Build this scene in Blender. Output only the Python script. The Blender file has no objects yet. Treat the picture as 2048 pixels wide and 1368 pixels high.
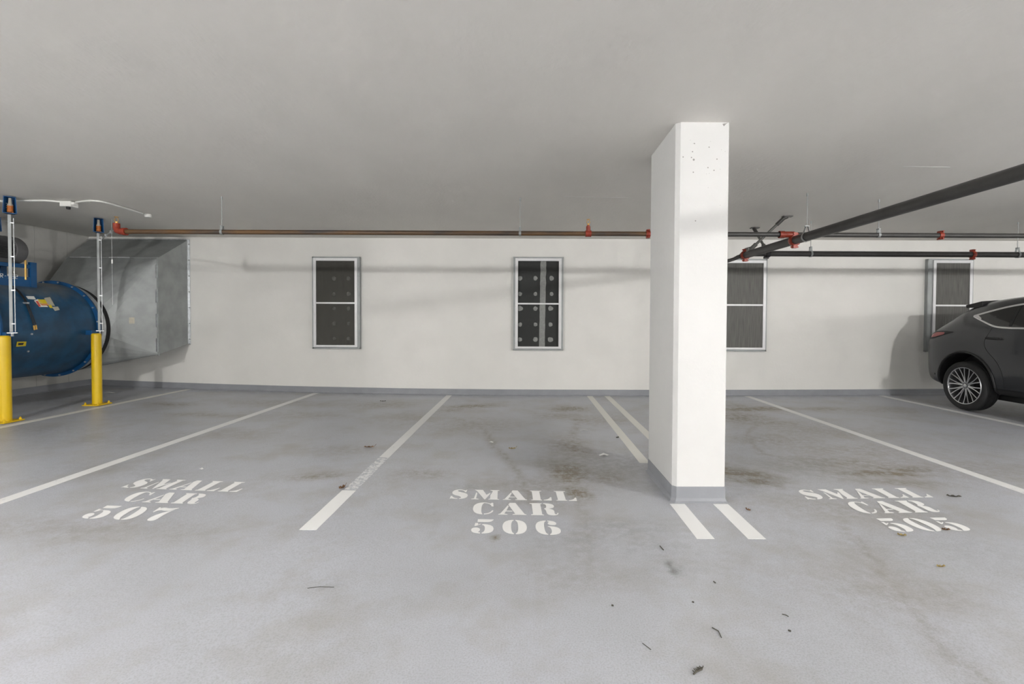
import bpy, bmesh, math, random
from mathutils import Vector, Matrix, noise
from mathutils.bvhtree import BVHTree
from mathutils.geometry import tessellate_polygon

random.seed(7)
PI = math.pi
SC = bpy.context.scene
COL = SC.collection

# ---------------------------------------------------------------- camera
W, H = 2048, 1368
FPX = 950.0
EYE = 1.381
PITCH = math.radians(1.15)
ROLL = math.radians(0.26)
SHX, SHY = -31 / 2048, -24 / 2048
cam_data = bpy.data.cameras.new('camera')
cam_data.sensor_width = 36
cam_data.sensor_fit = 'HORIZONTAL'
cam_data.lens = FPX * 36 / W
cam_data.shift_x, cam_data.shift_y = SHX, SHY
cam_data.clip_start = 0.05
cam = bpy.data.objects.new('camera', cam_data)
COL.objects.link(cam)
RM = Matrix.Rotation(PI / 2 - PITCH, 4, 'X') @ Matrix.Rotation(ROLL, 4, 'Z')
cam.matrix_world = Matrix.Translation((0, 0, EYE)) @ RM
SC.camera = cam
R3 = RM.to_3x3()

# ---------------------------------------------------------------- world, exposure
wd = bpy.data.worlds.new('world')
SC.world = wd
wd.use_nodes = True
wd.node_tree.nodes['Background'].inputs[0].default_value = (0.9, 0.95, 1, 1)
wd.node_tree.nodes['Background'].inputs[1].default_value = 0.0
vs = SC.view_settings
vs.view_transform = 'Standard'
vs.look = 'None'
vs.gamma = 1
vs.use_curve_mapping = False
vs.exposure = 3.88
LAMP_STRENGTH = 92.0
LAMP_COLOR = (1.0, 0.985, 0.955)


# ---------------------------------------------------------------- photo -> place helpers
def zf(x):
    """floor height: a shallow valley, as a drained garage floor has"""
    return .0024 * x * x if x < 0 else .0008 * x * x


def ray(px, py):
    d = Vector(((px - W / 2) / FPX + SHX * W / FPX, -(py - H / 2) / FPX + SHY * W / FPX, -1))
    return R3 @ d


def P(px, py, y):
    """point of the picture ray at depth y"""
    d = ray(px, py)
    t = y / d.y
    return Vector((d.x * t, y, EYE + d.z * t))


def PX(px, py, x):
    d = ray(px, py)
    t = x / d.x
    return Vector((x, d.y * t, EYE + d.z * t))


def PZ(px, py, z):
    d = ray(px, py)
    t = (z - EYE) / d.z
    return Vector((d.x * t, d.y * t, z))


def F(px, py):
    z = 0
    for i in range(8):
        p = PZ(px, py, z)
        z = zf(p.x)
    p.z = z
    return p


# ---------------------------------------------------------------- materials
def mat(name, col, rough=.6, metal=0, noise_amt=0, noise_scale=8, spec=.5, bump=0, bump_scale=60, col2=None, emis=None, coat=0, stretch=None):
    m = bpy.data.materials.new(name)
    m.use_nodes = True
    nt = m.node_tree
    b = nt.nodes['Principled BSDF']
    b.inputs['Base Color'].default_value = (*col, 1)
    b.inputs['Roughness'].default_value = rough
    b.inputs['Metallic'].default_value = metal
    b.inputs['Specular IOR Level'].default_value = spec
    b.inputs['Coat Weight'].default_value = coat
    b.inputs['Coat Roughness'].default_value = .08
    if emis:
        b.inputs['Emission Color'].default_value = (*emis[0], 1)
        b.inputs['Emission Strength'].default_value = emis[1]
    tc = nt.nodes.new('ShaderNodeTexCoord')
    vec = tc.outputs['Object']
    if stretch:
        mp = nt.nodes.new('ShaderNodeMapping')
        mp.inputs['Scale'].default_value = stretch
        nt.links.new(vec, mp.inputs[0])
        vec = mp.outputs[0]
    if noise_amt or col2:
        n = nt.nodes.new('ShaderNodeTexNoise')
        n.inputs['Scale'].default_value = noise_scale
        n.inputs['Detail'].default_value = 6
        nt.links.new(vec, n.inputs[0])
        r = nt.nodes.new('ShaderNodeValToRGB')
        r.color_ramp.elements[0].position = .35
        r.color_ramp.elements[1].position = .65
        c2 = col2 or tuple(c * (1 - noise_amt) for c in col)
        r.color_ramp.elements[0].color = (*c2, 1)
        r.color_ramp.elements[1].color = (*col, 1)
        nt.links.new(n.outputs[0], r.inputs[0])
        nt.links.new(r.outputs[0], b.inputs['Base Color'])
    if bump:
        n2 = nt.nodes.new('ShaderNodeTexNoise')
        n2.inputs['Scale'].default_value = bump_scale
        n2.inputs['Detail'].default_value = 4
        nt.links.new(vec, n2.inputs[0])
        bp = nt.nodes.new('ShaderNodeBump')
        bp.inputs['Strength'].default_value = bump
        bp.inputs['Distance'].default_value = .01
        nt.links.new(n2.outputs[0], bp.inputs['Height'])
        nt.links.new(bp.outputs[0], b.inputs['Normal'])
    return m


M = {}
M['wall'] = mat('wall_paint', (.80, .79, .76), .55, noise_amt=.035, noise_scale=2.5, bump=.15, bump_scale=25)
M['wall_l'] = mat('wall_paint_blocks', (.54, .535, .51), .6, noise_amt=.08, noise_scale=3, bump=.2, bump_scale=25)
M['pillar'] = mat('pillar_paint', (.70, .70, .69), .5, noise_amt=.02, noise_scale=5, bump=.15, bump_scale=30)
M['ceiling'] = mat('ceiling_paint', (.80, .775, .73), .7, noise_amt=.04, noise_scale=1.6, bump=.25, bump_scale=35, stretch=(1, .5, 1))
M['base'] = mat('grey_cove_paint', (.30, .31, .335), .45, noise_amt=.08, noise_scale=6)
M['galv'] = mat('galvanised_sheet', (.38, .40, .40), .52, .4, noise_amt=.18, noise_scale=5, bump=.05)
M['galv_b'] = mat('galvanised_bright', (.72, .74, .76), .3, .8, noise_amt=.2, noise_scale=20)
M['alu'] = mat('white_aluminium', (.72, .72, .73), .4, .2, noise_amt=.05)
M['blue'] = mat('blue_enamel', (.008, .075, .17), .38, 0, noise_amt=.35, noise_scale=7, coat=.15, bump=.05)
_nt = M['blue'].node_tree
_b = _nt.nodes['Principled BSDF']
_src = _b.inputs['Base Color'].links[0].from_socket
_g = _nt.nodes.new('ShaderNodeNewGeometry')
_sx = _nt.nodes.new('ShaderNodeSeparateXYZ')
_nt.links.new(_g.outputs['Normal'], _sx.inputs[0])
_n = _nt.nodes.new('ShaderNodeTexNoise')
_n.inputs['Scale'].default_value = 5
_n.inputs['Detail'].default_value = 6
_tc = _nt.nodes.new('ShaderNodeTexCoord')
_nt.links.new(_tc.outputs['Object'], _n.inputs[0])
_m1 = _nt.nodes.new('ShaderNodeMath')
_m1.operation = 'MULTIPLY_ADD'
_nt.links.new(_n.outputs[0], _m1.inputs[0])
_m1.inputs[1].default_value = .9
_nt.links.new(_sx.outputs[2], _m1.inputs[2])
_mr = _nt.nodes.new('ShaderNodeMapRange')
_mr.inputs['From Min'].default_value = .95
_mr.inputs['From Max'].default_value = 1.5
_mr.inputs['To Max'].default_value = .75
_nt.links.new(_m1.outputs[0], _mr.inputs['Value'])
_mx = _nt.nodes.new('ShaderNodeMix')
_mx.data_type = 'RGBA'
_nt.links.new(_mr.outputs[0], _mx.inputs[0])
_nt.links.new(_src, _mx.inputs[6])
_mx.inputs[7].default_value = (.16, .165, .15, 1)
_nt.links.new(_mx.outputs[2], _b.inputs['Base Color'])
M['blue_b'] = mat('blue_bracket', (.006, .085, .24), .4, 0, noise_amt=.15)
M['yellow'] = mat('yellow_paint', (.78, .52, .003), .40, 0, noise_amt=.04, coat=.12, bump=.05, bump_scale=40)
M['black'] = mat('black_rubber', (.012, .012, .013), .6)
M['pipe'] = mat('black_steel_pipe', (.062, .060, .058), .42, .3, noise_scale=6, col2=(.05, .048, .046))
M['rust'] = mat('rust_stained_pipe', (.14, .075, .03), .5, .2, noise_scale=4, col2=(.055, .045, .04), stretch=(.5, 3, 3))
M['red'] = mat('red_coupling', (.33, .045, .022), .4, .1, noise_amt=.3, noise_scale=30)
M['orange'] = mat('orange_spring', (.52, .17, .035), .4)
M['brass'] = mat('brass', (.72, .45, .14), .3, .9)
M['white'] = mat('white_plastic', (.78, .78, .75), .5, noise_amt=.03)
M['motor'] = mat('grey_motor', (.09, .092, .095), .5, .2, noise_amt=.2)
M['yel_lab'] = mat('yellow_label', (.80, .62, .02), .5, noise_scale=60, noise_amt=.1)
M['red_lab'] = mat('red_label', (.65, .10, .07), .5)
M['cream_lab'] = mat('cream_label', (.55, .52, .42), .55, noise_amt=.15, noise_scale=30)
M['dark_lab'] = mat('dark_print', (.03, .03, .03), .6)
M['lamp_housing'] = mat('lamp_housing', (.8, .8, .8), .5)
M['diffuser'] = mat('lamp_diffuser', (.9, .9, .9), .5, emis=(LAMP_COLOR, LAMP_STRENGTH))
M['leaf'] = mat('dry_leaf', (.20, .11, .055), .7, noise_amt=.3, noise_scale=40)
M['leaf_y'] = mat('yellow_leaf', (.42, .32, .12), .7, noise_amt=.3, noise_scale=40)
M['twig'] = mat('twig', (.07, .065, .05), .8)
M['paper'] = mat('paper', (.82, .82, .80), .7)
M['backing'] = mat('black_membrane', (.022, .025, .025), .55, noise_amt=.3, noise_scale=9, bump=.3, bump_scale=20)
M['backing_grey'] = mat('grey_membrane', (.045, .045, .043), .7, noise_amt=.2, noise_scale=9)
M['dab'] = mat('grey_adhesive', (.55, .56, .54), .8, noise_amt=.2, noise_scale=30, bump=.3)
M['paint'] = mat('car_paint', (.012, .014, .019), .34, .3, noise_amt=.04, coat=.7)
M['glass'] = mat('car_glass', (.008, .009, .010), .06, 0, spec=.6)
M['chrome'] = mat('satin_chrome', (.62, .62, .62), .3, .9)
M['rim'] = mat('alloy', (.60, .61, .63), .25, .9)
M['tyre'] = mat('tyre', (.022, .022, .023), .75, bump=.3, bump_scale=80)
M['cup'] = mat('cup', (.45, .42, .36), .5)
M['rod'] = mat('zinc_rod', (.36, .365, .36), .45, .4)
M['brace'] = mat('brace_steel', (.13, .13, .12), .45, .3)
M['clad'] = mat('black_plastic', (.014, .014, .015), .6)
M['lens'] = mat('red_lens', (.34, .018, .018), .2, coat=.5)


def screen_mat(name, dens, col):
    m = bpy.data.materials.new(name)
    m.use_nodes = True
    nt = m.node_tree
    b = nt.nodes['Principled BSDF']
    b.inputs['Roughness'].default_value = .6
    tc = nt.nodes.new('ShaderNodeTexCoord')
    mp = nt.nodes.new('ShaderNodeMapping')
    mp.inputs['Scale'].default_value = (70, 1, 3)
    n = nt.nodes.new('ShaderNodeTexNoise')
    n.inputs['Scale'].default_value = 1
    n.inputs['Detail'].default_value = 3
    nt.links.new(tc.outputs['Object'], mp.inputs[0])
    nt.links.new(mp.outputs[0], n.inputs[0])
    r = nt.nodes.new('ShaderNodeValToRGB')
    r.color_ramp.elements[0].position = .3
    r.color_ramp.elements[1].position = .7
    r.color_ramp.elements[0].color = (*[c * .72 for c in col], 1)
    r.color_ramp.elements[1].color = (*[c * 1.25 for c in col], 1)
    nt.links.new(n.outputs[0], r.inputs[0])
    nt.links.new(r.outputs[0], b.inputs['Base Color'])
    b.inputs['Alpha'].default_value = dens
    return m


M['mesh_open'] = screen_mat('insect_mesh_fine', .28, (.035, .036, .034))
M['mesh_mid'] = screen_mat('insect_mesh_grey', .70, (.075, .072, .060))
M['mesh_dense'] = screen_mat('insect_mesh_dense', .88, (.145, .142, .130))


def floor_mat():
    m = bpy.data.materials.new('coated_concrete')
    m.use_nodes = True
    nt = m.node_tree
    b = nt.nodes['Principled BSDF']
    b.inputs['Roughness'].default_value = .40
    b.inputs['Specular IOR Level'].default_value = .5
    L = nt.links.new

    def N(t, **kw):
        n = nt.nodes.new(t)
        for k, v in kw.items():
            setattr(n, k, v)
        return n
    tc = N('ShaderNodeTexCoord')

    def nz(scale, detail=5, rough=.6):
        n = N('ShaderNodeTexNoise')
        n.inputs['Scale'].default_value = scale
        n.inputs['Detail'].default_value = detail
        n.inputs['Roughness'].default_value = rough
        L(tc.outputs['Object'], n.inputs[0])
        return n.outputs[0]

    def ramp(v, p0, c0, p1, c1):
        r = N('ShaderNodeValToRGB')
        r.color_ramp.elements[0].position = p0
        r.color_ramp.elements[1].position = p1
        r.color_ramp.elements[0].color = (*c0, 1)
        r.color_ramp.elements[1].color = (*c1, 1)
        L(v, r.inputs[0])
        return r.outputs[0]

    def mix(f, a, c, mode='MIX'):
        x = N('ShaderNodeMix', data_type='RGBA', blend_type=mode)
        if isinstance(f, float):
            x.inputs[0].default_value = f
        else:
            L(f, x.inputs[0])
        for s, v in ((6, a), (7, c)):
            if isinstance(v, tuple):
                x.inputs[s].default_value = (*v, 1)
            else:
                L(v, x.inputs[s])
        return x.outputs[2]
    base = ramp(nz(.9, 3), .35, (.475, .487, .52), .68, (.53, .545, .595))
    speck = ramp(nz(130, 3, .7), .36, (.80, .80, .79), .56, (1, 1, 1))
    c = mix(1.0, base, speck, 'MULTIPLY')
    # warm patches of thin dirt
    c = mix(ramp(nz(1.7, 6, .65), .48, (0, 0, 0), .78, (.7, .7, .7)), c, (.33, .31, .27))
    at = N('ShaderNodeAttribute', attribute_name='stain')
    s = N('ShaderNodeMath', operation='MULTIPLY')
    br = ramp(nz(13, 9, .78), .38, (.25, .25, .25), .60, (1.7, 1.7, 1.7))
    L(at.outputs['Fac'], s.inputs[0])
    L(br, s.inputs[1])
    s.use_clamp = True
    c = mix(s.outputs[0], c, (.200, .165, .108))
    at2 = N('ShaderNodeAttribute', attribute_name='grime')
    s2 = N('ShaderNodeMath', operation='MULTIPLY')
    L(at2.outputs['Fac'], s2.inputs[0])
    L(ramp(nz(14, 6, .7), .38, (.1, .1, .1), .6, (1, 1, 1)), s2.inputs[1])
    c = mix(s2.outputs[0], c, (.19, .19, .18))
    L(c, b.inputs['Base Color'])
    bp = N('ShaderNodeBump')
    bp.inputs['Strength'].default_value = .12
    bp.inputs['Distance'].default_value = .004
    L(nz(160, 2), bp.inputs['Height'])
    L(bp.outputs[0], b.inputs['Normal'])
    return m


def line_mat(name, wear, col=(.80, .80, .79)):
    m = bpy.data.materials.new(name)
    m.use_nodes = True
    nt = m.node_tree
    b = nt.nodes['Principled BSDF']
    b.inputs['Roughness'].default_value = .5
    tc = nt.nodes.new('ShaderNodeTexCoord')
    n = nt.nodes.new('ShaderNodeTexNoise')
    n.inputs['Scale'].default_value = 22
    n.inputs['Detail'].default_value = 9
    n.inputs['Roughness'].default_value = .72
    nt.links.new(tc.outputs['Object'], n.inputs[0])
    r = nt.nodes.new('ShaderNodeValToRGB')
    r.color_ramp.elements[0].position = wear
    r.color_ramp.elements[1].position = wear + .06
    r.color_ramp.elements[0].color = (.50, .515, .54, 1)
    r.color_ramp.elements[1].color = (*col, 1)
    nt.links.new(n.outputs[0], r.inputs[0])
    nt.links.new(r.outputs[0], b.inputs['Base Color'])
    return m


M['floor'] = floor_mat()
M['line_new'] = line_mat('fresh_white_line', .22, (.88, .88, .87))
M['line_old'] = line_mat('older_white_line', .33, (.80, .80, .79))
M['line_worn'] = line_mat('worn_white_line', .47, (.78, .78, .78))
M['line_dirty'] = line_mat('dirty_cream_line', .30, (.78, .77, .72))
M['stencil'] = line_mat('stencil_paint', .24, (.93, .925, .91))


# ---------------------------------------------------------------- mesh builder
class MB:
    def __init__(self):
        self.v, self.f = [], []

    def add(self, vs, fs, mtx=None):
        o = len(self.v)
        for p in vs:
            p = Vector(p)
            self.v.append(mtx @ p if mtx else p)
        self.f += [tuple(o + i for i in q) for q in fs]
        return self

    def box(self, c, s, rot=None):
        x, y, z = s[0] / 2, s[1] / 2, s[2] / 2
        vs = [(i * x, j * y, k * z) for i in (-1, 1) for j in (-1, 1) for k in (-1, 1)]
        fs = [(0, 1, 3, 2), (4, 6, 7, 5), (0, 4, 5, 1), (2, 3, 7, 6), (0, 2, 6, 4), (1, 5, 7, 3)]
        m = Matrix.Translation(c)
        if rot is not None:
            m = m @ rot
        return self.add(vs, fs, m)

    def bb(self, a, b):
        return self.box([(i + j) / 2 for i, j in zip(a, b)], [abs(j - i) for i, j in zip(a, b)])

    def tube(self, pts, r, n=12, cap=True, flat=1.0):
        pts = [Vector(p) for p in pts]
        rs = r if isinstance(r, (list, tuple)) else [r] * len(pts)
        rings = []
        up = None
        for i, p in enumerate(pts):
            if i == 0:
                t = pts[1] - p
            elif i == len(pts) - 1:
                t = p - pts[-2]
            else:
                t = (pts[i + 1] - p).normalized() + (p - pts[i - 1]).normalized()
            t.normalize()
            if up is None:
                up = Vector((0, 0, 1)) if abs(t.z) < .9 else Vector((0, 1, 0))
            a = t.cross(up).normalized()
            bb_ = a.cross(t).normalized()
            up = bb_
            o = len(self.v)
            for k in range(n):
                q = 2 * PI * k / n
                self.v.append(p + (a * math.cos(q) * flat + bb_ * math.sin(q)) * rs[i])
            rings.append(o)
        for i in range(len(rings) - 1):
            for k in range(n):
                k2 = (k + 1) % n
                self.f.append((rings[i] + k, rings[i] + k2, rings[i + 1] + k2, rings[i + 1] + k))
        if cap:
            self.f.append(tuple(rings[0] + k for k in reversed(range(n))))
            self.f.append(tuple(rings[-1] + k for k in range(n)))
        return self

    def lathe(self, prof, o, axis, n=48, closed=False):
        """prof: [(r, t)] turned about axis through o"""
        axis = Vector(axis).normalized()
        up = Vector((0, 0, 1)) if abs(axis.z) < .9 else Vector((1, 0, 0))
        a = axis.cross(up).normalized()
        b = a.cross(axis).normalized()
        o = Vector(o)
        base = len(self.v)
        for r, t in prof:
            for k in range(n):
                q = 2 * PI * k / n
                self.v.append(o + axis * t + (a * math.cos(q) + b * math.sin(q)) * r)
        m = len(prof)
        for i in range(m if closed else m - 1):
            j = (i + 1) % m
            for k in range(n):
                k2 = (k + 1) % n
                self.f.append((base + i * n + k, base + i * n + k2, base + j * n + k2, base + j * n + k))
        return self

    def prism(self, poly, h, mtx=None, bottom=True):
        n = len(poly)
        vs = [(x, y, 0) for x, y in poly] + [(x, y, h) for x, y in poly]
        fs = [tuple(range(n, 2 * n))]
        if bottom:
            fs.append(tuple(reversed(range(n))))
        fs += [(i, (i + 1) % n, n + (i + 1) % n, n + i) for i in range(n)]
        return self.add(vs, fs, mtx)

    def build(self, name, m, parent=None, smooth=False, base=None, bevel=0):
        root = parent
        off = Vector((0, 0, 0))
        while root is not None:
            off += Vector(root.location)
            root = root.parent
        loc = Vector((0, 0, 0))
        if parent is None and base is not None:
            loc = Vector(base)
            off = loc
        me = bpy.data.meshes.new(name)
        me.from_pydata([tuple(p - off) for p in self.v], [], self.f)
        bm = bmesh.new()
        bm.from_mesh(me)
        bmesh.ops.recalc_face_normals(bm, faces=bm.faces)
        bm.to_mesh(me)
        bm.free()
        me.materials.append(m)
        if smooth:
            me.polygons.foreach_set('use_smooth', [True] * len(me.polygons))
            me.set_sharp_from_angle(angle=math.radians(38))
        o = bpy.data.objects.new(name, me)
        COL.objects.link(o)
        o.location = loc
        if parent:
            o.parent = parent
        if bevel:
            md = o.modifiers.new('bevel', 'BEVEL')
            md.width = bevel
            md.segments = 2
            md.limit_method = 'ANGLE'
        return o


def tag(o, label, cat, group=None, kind=None):
    o['label'] = label
    o['category'] = cat
    if group:
        o['group'] = group
    if kind:
        o['kind'] = kind
    return o


def thing(name, label, cat, base, group=None):
    o = bpy.data.objects.new(name, None)
    o.empty_display_size = .1
    COL.objects.link(o)
    o.location = base
    return tag(o, label, cat, group)


def struct(o, label=None, cat=None):
    o['kind'] = 'structure'
    if label:
        o['label'] = label
        o['category'] = cat
    return o


# ---------------------------------------------------------------- the room
DW = 8.716      # far wall
XL, XR = -8.03, 25.0
YB = -9.0
ZC = 2.876


# floor with stain attributes ------------------------------------------------
def axis(a, b, c, d, fine, coarse):
    out = []
    x = a
    while x < b - 1e-6:
        out.append(x)
        x += coarse
    x = b
    while x < c:
        out.append(x)
        x += fine
    x = c
    while x < d:
        out.append(x)
        x += coarse
    out.append(d)
    return out


def seg_dist(p, a, b):
    ab = (b[0] - a[0], b[1] - a[1])
    l2 = ab[0] ** 2 + ab[1] ** 2 or 1e-9
    t = max(0, min(1, ((p[0] - a[0]) * ab[0] + (p[1] - a[1]) * ab[1]) / l2))
    return math.hypot(p[0] - a[0] - t * ab[0], p[1] - a[1] - t * ab[1])


BLOBS = [  # px, py, rx, ry (m), rot deg, strength, layer
    (945, 813, .42, .16, 10, .75, 0), (905, 820, .28, .22, 0, .4, 0), (1135, 817, .30, .22, 0, .8, 0), (1120, 832, .4, .3, 0, .35, 0),
    (1160, 838, .18, .1, 0, .5, 0), (1145, 895, .22, .5, 10, .55, 0), (1140, 945, .20, .35, 0, .75, 0), (1150, 985, .14, .12, 0, .8, 0),
    (1215, 925, .7, .5, 0, .40, 1), (1165, 985, .1, .1, 0, .6, 0), (1210, 950, .3, .3, 0, .4, 0),
    (1505, 818, .55, .18, 5, .95, 0), (1475, 835, .45, .4, 0, .6, 0), (1540, 845, .5, .25, 0, .4, 0), (1470, 812, .3, .2, 0, .4, 0),
    (1640, 818, .5, .15, 0, .4, 0), (1480, 945, .32, .10, -38, .8, 0), (1510, 962, .25, .09, -30, .7, 0), (1600, 935, .6, .4, 0, .35, 1),
    (1760, 948, .42, .10, 0, .85, 0), (1805, 937, .35, .08, -12, .7, 0), (1700, 925, .8, .3, 0, .4, 0), (1790, 965, .5, .1, -10, .4, 0),
    (1560, 880, .6, .3, 0, .35, 0), (640, 952, .28, .10, 10, .5, 0), (850, 948, .3, .16, 0, .35, 0), (335, 808, .45, .18, 0, .45, 0),
    (400, 830, .6, .16, 0, .35, 0), (760, 810, .6, .3, 0, .35, 0), (600, 830, .7, .3, 0, .22, 0), (830, 835, .5, .5, 0, .25, 0),
    (990, 1076, .035, .03, 0, .9, 0), (1345, 1133, .03, .075, 20, 1.0, 1), (1351, 1145, .028, .05, 20, 1.0, 1),
    (1180, 1080, .5, .25, 0, .28, 1), (1290, 1090, .5, .22, 0, .25, 1), (1130, 1150, .35, .2, 0, .18, 0), (200, 880, .9, .3, 0, .25, 1),
    (250, 940, .9, .25, 0, .22, 1), (90, 860, .6, .3, 0, .3, 1), (120, 1060, 1.2, .2, 0, .2, 0), (1700, 1020, .8, .3, 0, .22, 0),
    (1500, 960, .4, .5, 0, .30, 1), (950, 850, .6, .5, 0, .30, 0), (1200, 840, .5, .4, 0, .3, 0), (1620, 860, .8, .5, 0, .3, 0), (1700, 900, 1.0, .3, 0, .3, 0), (1100, 970, .5, .25, 0, .3, 0), (1380, 1120, .5, .3, 0, .18, 1), (560, 805, .7, .3, 0, .3, 0), (450, 870, .8, .3, 0, .2, 0), (1230, 1060, .5, .2, 0, .35, 1), (1900, 1100, .8, .3, 0, .2, 1), (1750, 1180, .5, .25, 0, .2, 0), (700, 900, .5, .2, 0, .2, 0), (930, 975, .2, .08, 0, .4, 1), (1085, 1010, .3, .1, 0, .25, 0), (1960, 940, .8, .4, 0, .25, 0), (120, 800, .8, .4, 0, .4, 1), (1980, 815, .9, .4, 0, .5, 1),
    (900, 985, .12, .05, 0, .3, 1), (1760, 820, .7, .25, 0, .3, 0), (1055, 1010, .5, .15, 0, .18, 0), (1300, 975, .5, .3, 0, .22, 1),
]
TRAILS = [  # points, width (m), strength, layer
    ([(905, 836), (945, 845), (965, 857), (978, 873), (988, 893), (1010, 915), (1035, 940), (1045, 970), (1070, 1010)], .045, .8, 0),
    ([(1160, 838), (1147, 865), (1140, 900), (1132, 945), (1140, 968), (1155, 985), (1160, 1010)], .055, .7, 0),
    ([(1160, 1005), (1172, 1055), (1185, 1110), (1188, 1150)], .045, .4, 0),
    ([(1525, 846), (1500, 858), (1496, 872), (1508, 892), (1525, 908), (1570, 915), (1620, 925), (1650, 945)], .05, .75, 0),
    ([(1450, 925), (1480, 945), (1520, 965), (1560, 975)], .05, .6, 0),
    ([(1560, 935), (1600, 950), (1560, 965)], .06, .5, 1),
    ([(1690, 1055), (1720, 1085), (1760, 1130), (1775, 1165), (1810, 1205), (1850, 1255), (1900, 1310), (1960, 1362)], .035, .65, 0),
    ([(1700, 1070), (1760, 1140), (1800, 1200), (1880, 1280), (1960, 1370)], .11, .28, 0),
    ([(1570, 1060), (1600, 1110), (1690, 1220), (1760, 1290)], .07, .22, 0),
    ([(1670, 1010), (1688, 1050), (1695, 1075)], .04, .4, 0),
    ([(1160, 1070), (1170, 1130), (1180, 1170)], .12, .3, 0),
    ([(860, 1010), (870, 1040), (858, 1080)], .02, .35, 1),
    ([(640, 1176), (668, 1174)], .006, .9, 1),
]


def build_floor():
    blobs = []
    for px, py, rx, ry, rot, s, l in BLOBS:
        c = F(px, py)
        blobs.append((c.x, c.y, rx, ry, math.radians(rot), s, l))
    trails = []
    for pts, w, s, l in TRAILS:
        q = [F(*p) for p in pts]
        trails.append(([(p.x, p.y) for p in q], w, s, l, min(p.x for p in q) - .6, max(p.x for p in q) + .6, min(p.y for p in q) - .6, max(p.y for p in q) + .6))
    xs = axis(XL, -7.8, 8.0, XR, .042, .5)
    ys = axis(YB, 1.2, DW - .03, DW, .042, .5)
    vs, st, gr = [], [], []
    for y in ys:
        for x in xs:
            vs.append((x, y, zf(x)))
            s = [0, 0]
            if y > 1.2 and -7.9 < x < 8:
                wx = x + .10 * noise.noise(Vector((x * 3, y * 3, 1)))
                wy = y + .10 * noise.noise(Vector((x * 3, y * 3, 7)))
                for cx, cy, rx, ry, a, k, l in blobs:
                    dx, dy = wx - cx, wy - cy
                    if abs(dx) > 2.2 * max(rx, ry) or abs(dy) > 2.2 * max(rx, ry):
                        continue
                    if rx < .08:
                        dx, dy = x - cx, y - cy
                    u = dx * math.cos(a) + dy * math.sin(a)
                    v = -dx * math.sin(a) + dy * math.cos(a)
                    s[l] = max(s[l], 1.15 * k * math.exp(-((u / rx) ** 2 + (v / ry) ** 2)))
                for q, w, k, l, x0, x1, y0, y1 in trails:
                    if x0 < x < x1 and y0 < y < y1:
                        wx2 = x + .035 * noise.noise(Vector((x * 7, y * 7, 3)))
                        d = min(seg_dist((wx2, y), q[i], q[i + 1]) for i in range(len(q) - 1))
                        s[l] = max(s[l], .52 * k * math.exp(-(d / w) ** 2))
            st.append(s[0])
            gr.append(s[1])
    nx = len(xs)
    fs = [(j * nx + i, j * nx + i + 1, (j + 1) * nx + i + 1, (j + 1) * nx + i) for j in range(len(ys) - 1) for i in range(nx - 1)]
    # underside slab so the floor has thickness
    me = bpy.data.meshes.new('floor')
    me.from_pydata(vs, [], fs)
    for nm, d in (('stain', st), ('grime', gr)):
        a = me.attributes.new(nm, 'FLOAT', 'POINT')
        a.data.foreach_set('value', d)
    me.polygons.foreach_set('use_smooth', [True] * len(me.polygons))
    me.materials.append(M['floor'])
    o = bpy.data.objects.new('floor', me)
    COL.objects.link(o)
    struct(o, 'grey coated concrete floor with brown tyre stains', 'floor')


build_floor()
struct(MB().bb((XL - .2, YB - .2, ZC), (XR + .2, DW + .2, ZC + .2)).build('ceiling', M['ceiling']), 'pale painted concrete ceiling slab', 'ceiling')
struct(MB().bb((XL - .2, DW, -.1), (XR + .2, DW + .2, ZC)).build('wall_back', M['wall']), 'white painted wall behind the parking stalls', 'wall')
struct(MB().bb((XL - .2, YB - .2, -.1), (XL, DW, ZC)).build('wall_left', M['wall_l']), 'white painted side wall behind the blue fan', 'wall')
struct(MB().bb((XR, YB - .2, -.1), (XR + .2, DW, ZC)).build('wall_right', M['wall']), 'white painted wall beyond the car', 'wall')
struct(MB().bb((XL, YB - .2, -.1), (XR, YB, ZC)).build('wall_front', M['wall']), 'white painted wall on the near side', 'wall')
# fine grooves between the panels of the left wall and the far wall
g = MB()
for y in (5.9, 6.45, 7.1, 7.75, 8.3):
    g.bb((XL, y - .004, .1), (XL + .002, y + .004, ZC))
struct(g.build('trim_1', mat('joint_grey', (.42, .42, .40), .8)), 'thin vertical panel joints in the side wall', 'trim')  # darker grey strips mark the panel joints


def baseboard(name, pts, label):
    b = MB()
    for (x0, y0, x1, y1, nx_, ny_) in pts:
        n = 40
        rows = []
        for i in range(n + 1):
            t = i / n
            x, y = x0 + (x1 - x0) * t, y0 + (y1 - y0) * t
            z = zf(x)
            prof = [(0, .112), (.010, .112), (.010, .03), (.016, .012), (.034, .0015), (.034, -.02), (0, -.02)]
            rows.append([(x + nx_ * d, y + ny_ * d, z + h) for d, h in prof])
        m = len(rows[0])
        vs_ = [p for r_ in rows for p in r_]
        fs_ = [(i * m + j, (i + 1) * m + j, (i + 1) * m + (j + 1) % m, i * m + (j + 1) % m) for i in range(n) for j in range(m)]
        b.add(vs_, fs_)
    struct(b.build(name, M['base']), label, 'baseboard')


baseboard('baseboard_back', [(XL, DW, XR, DW, 0, -1)], 'grey painted cove along the foot of the far wall')
baseboard('baseboard_left', [(XL, YB, XL, DW, 1, 0)], 'grey painted cove along the foot of the side wall')

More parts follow.
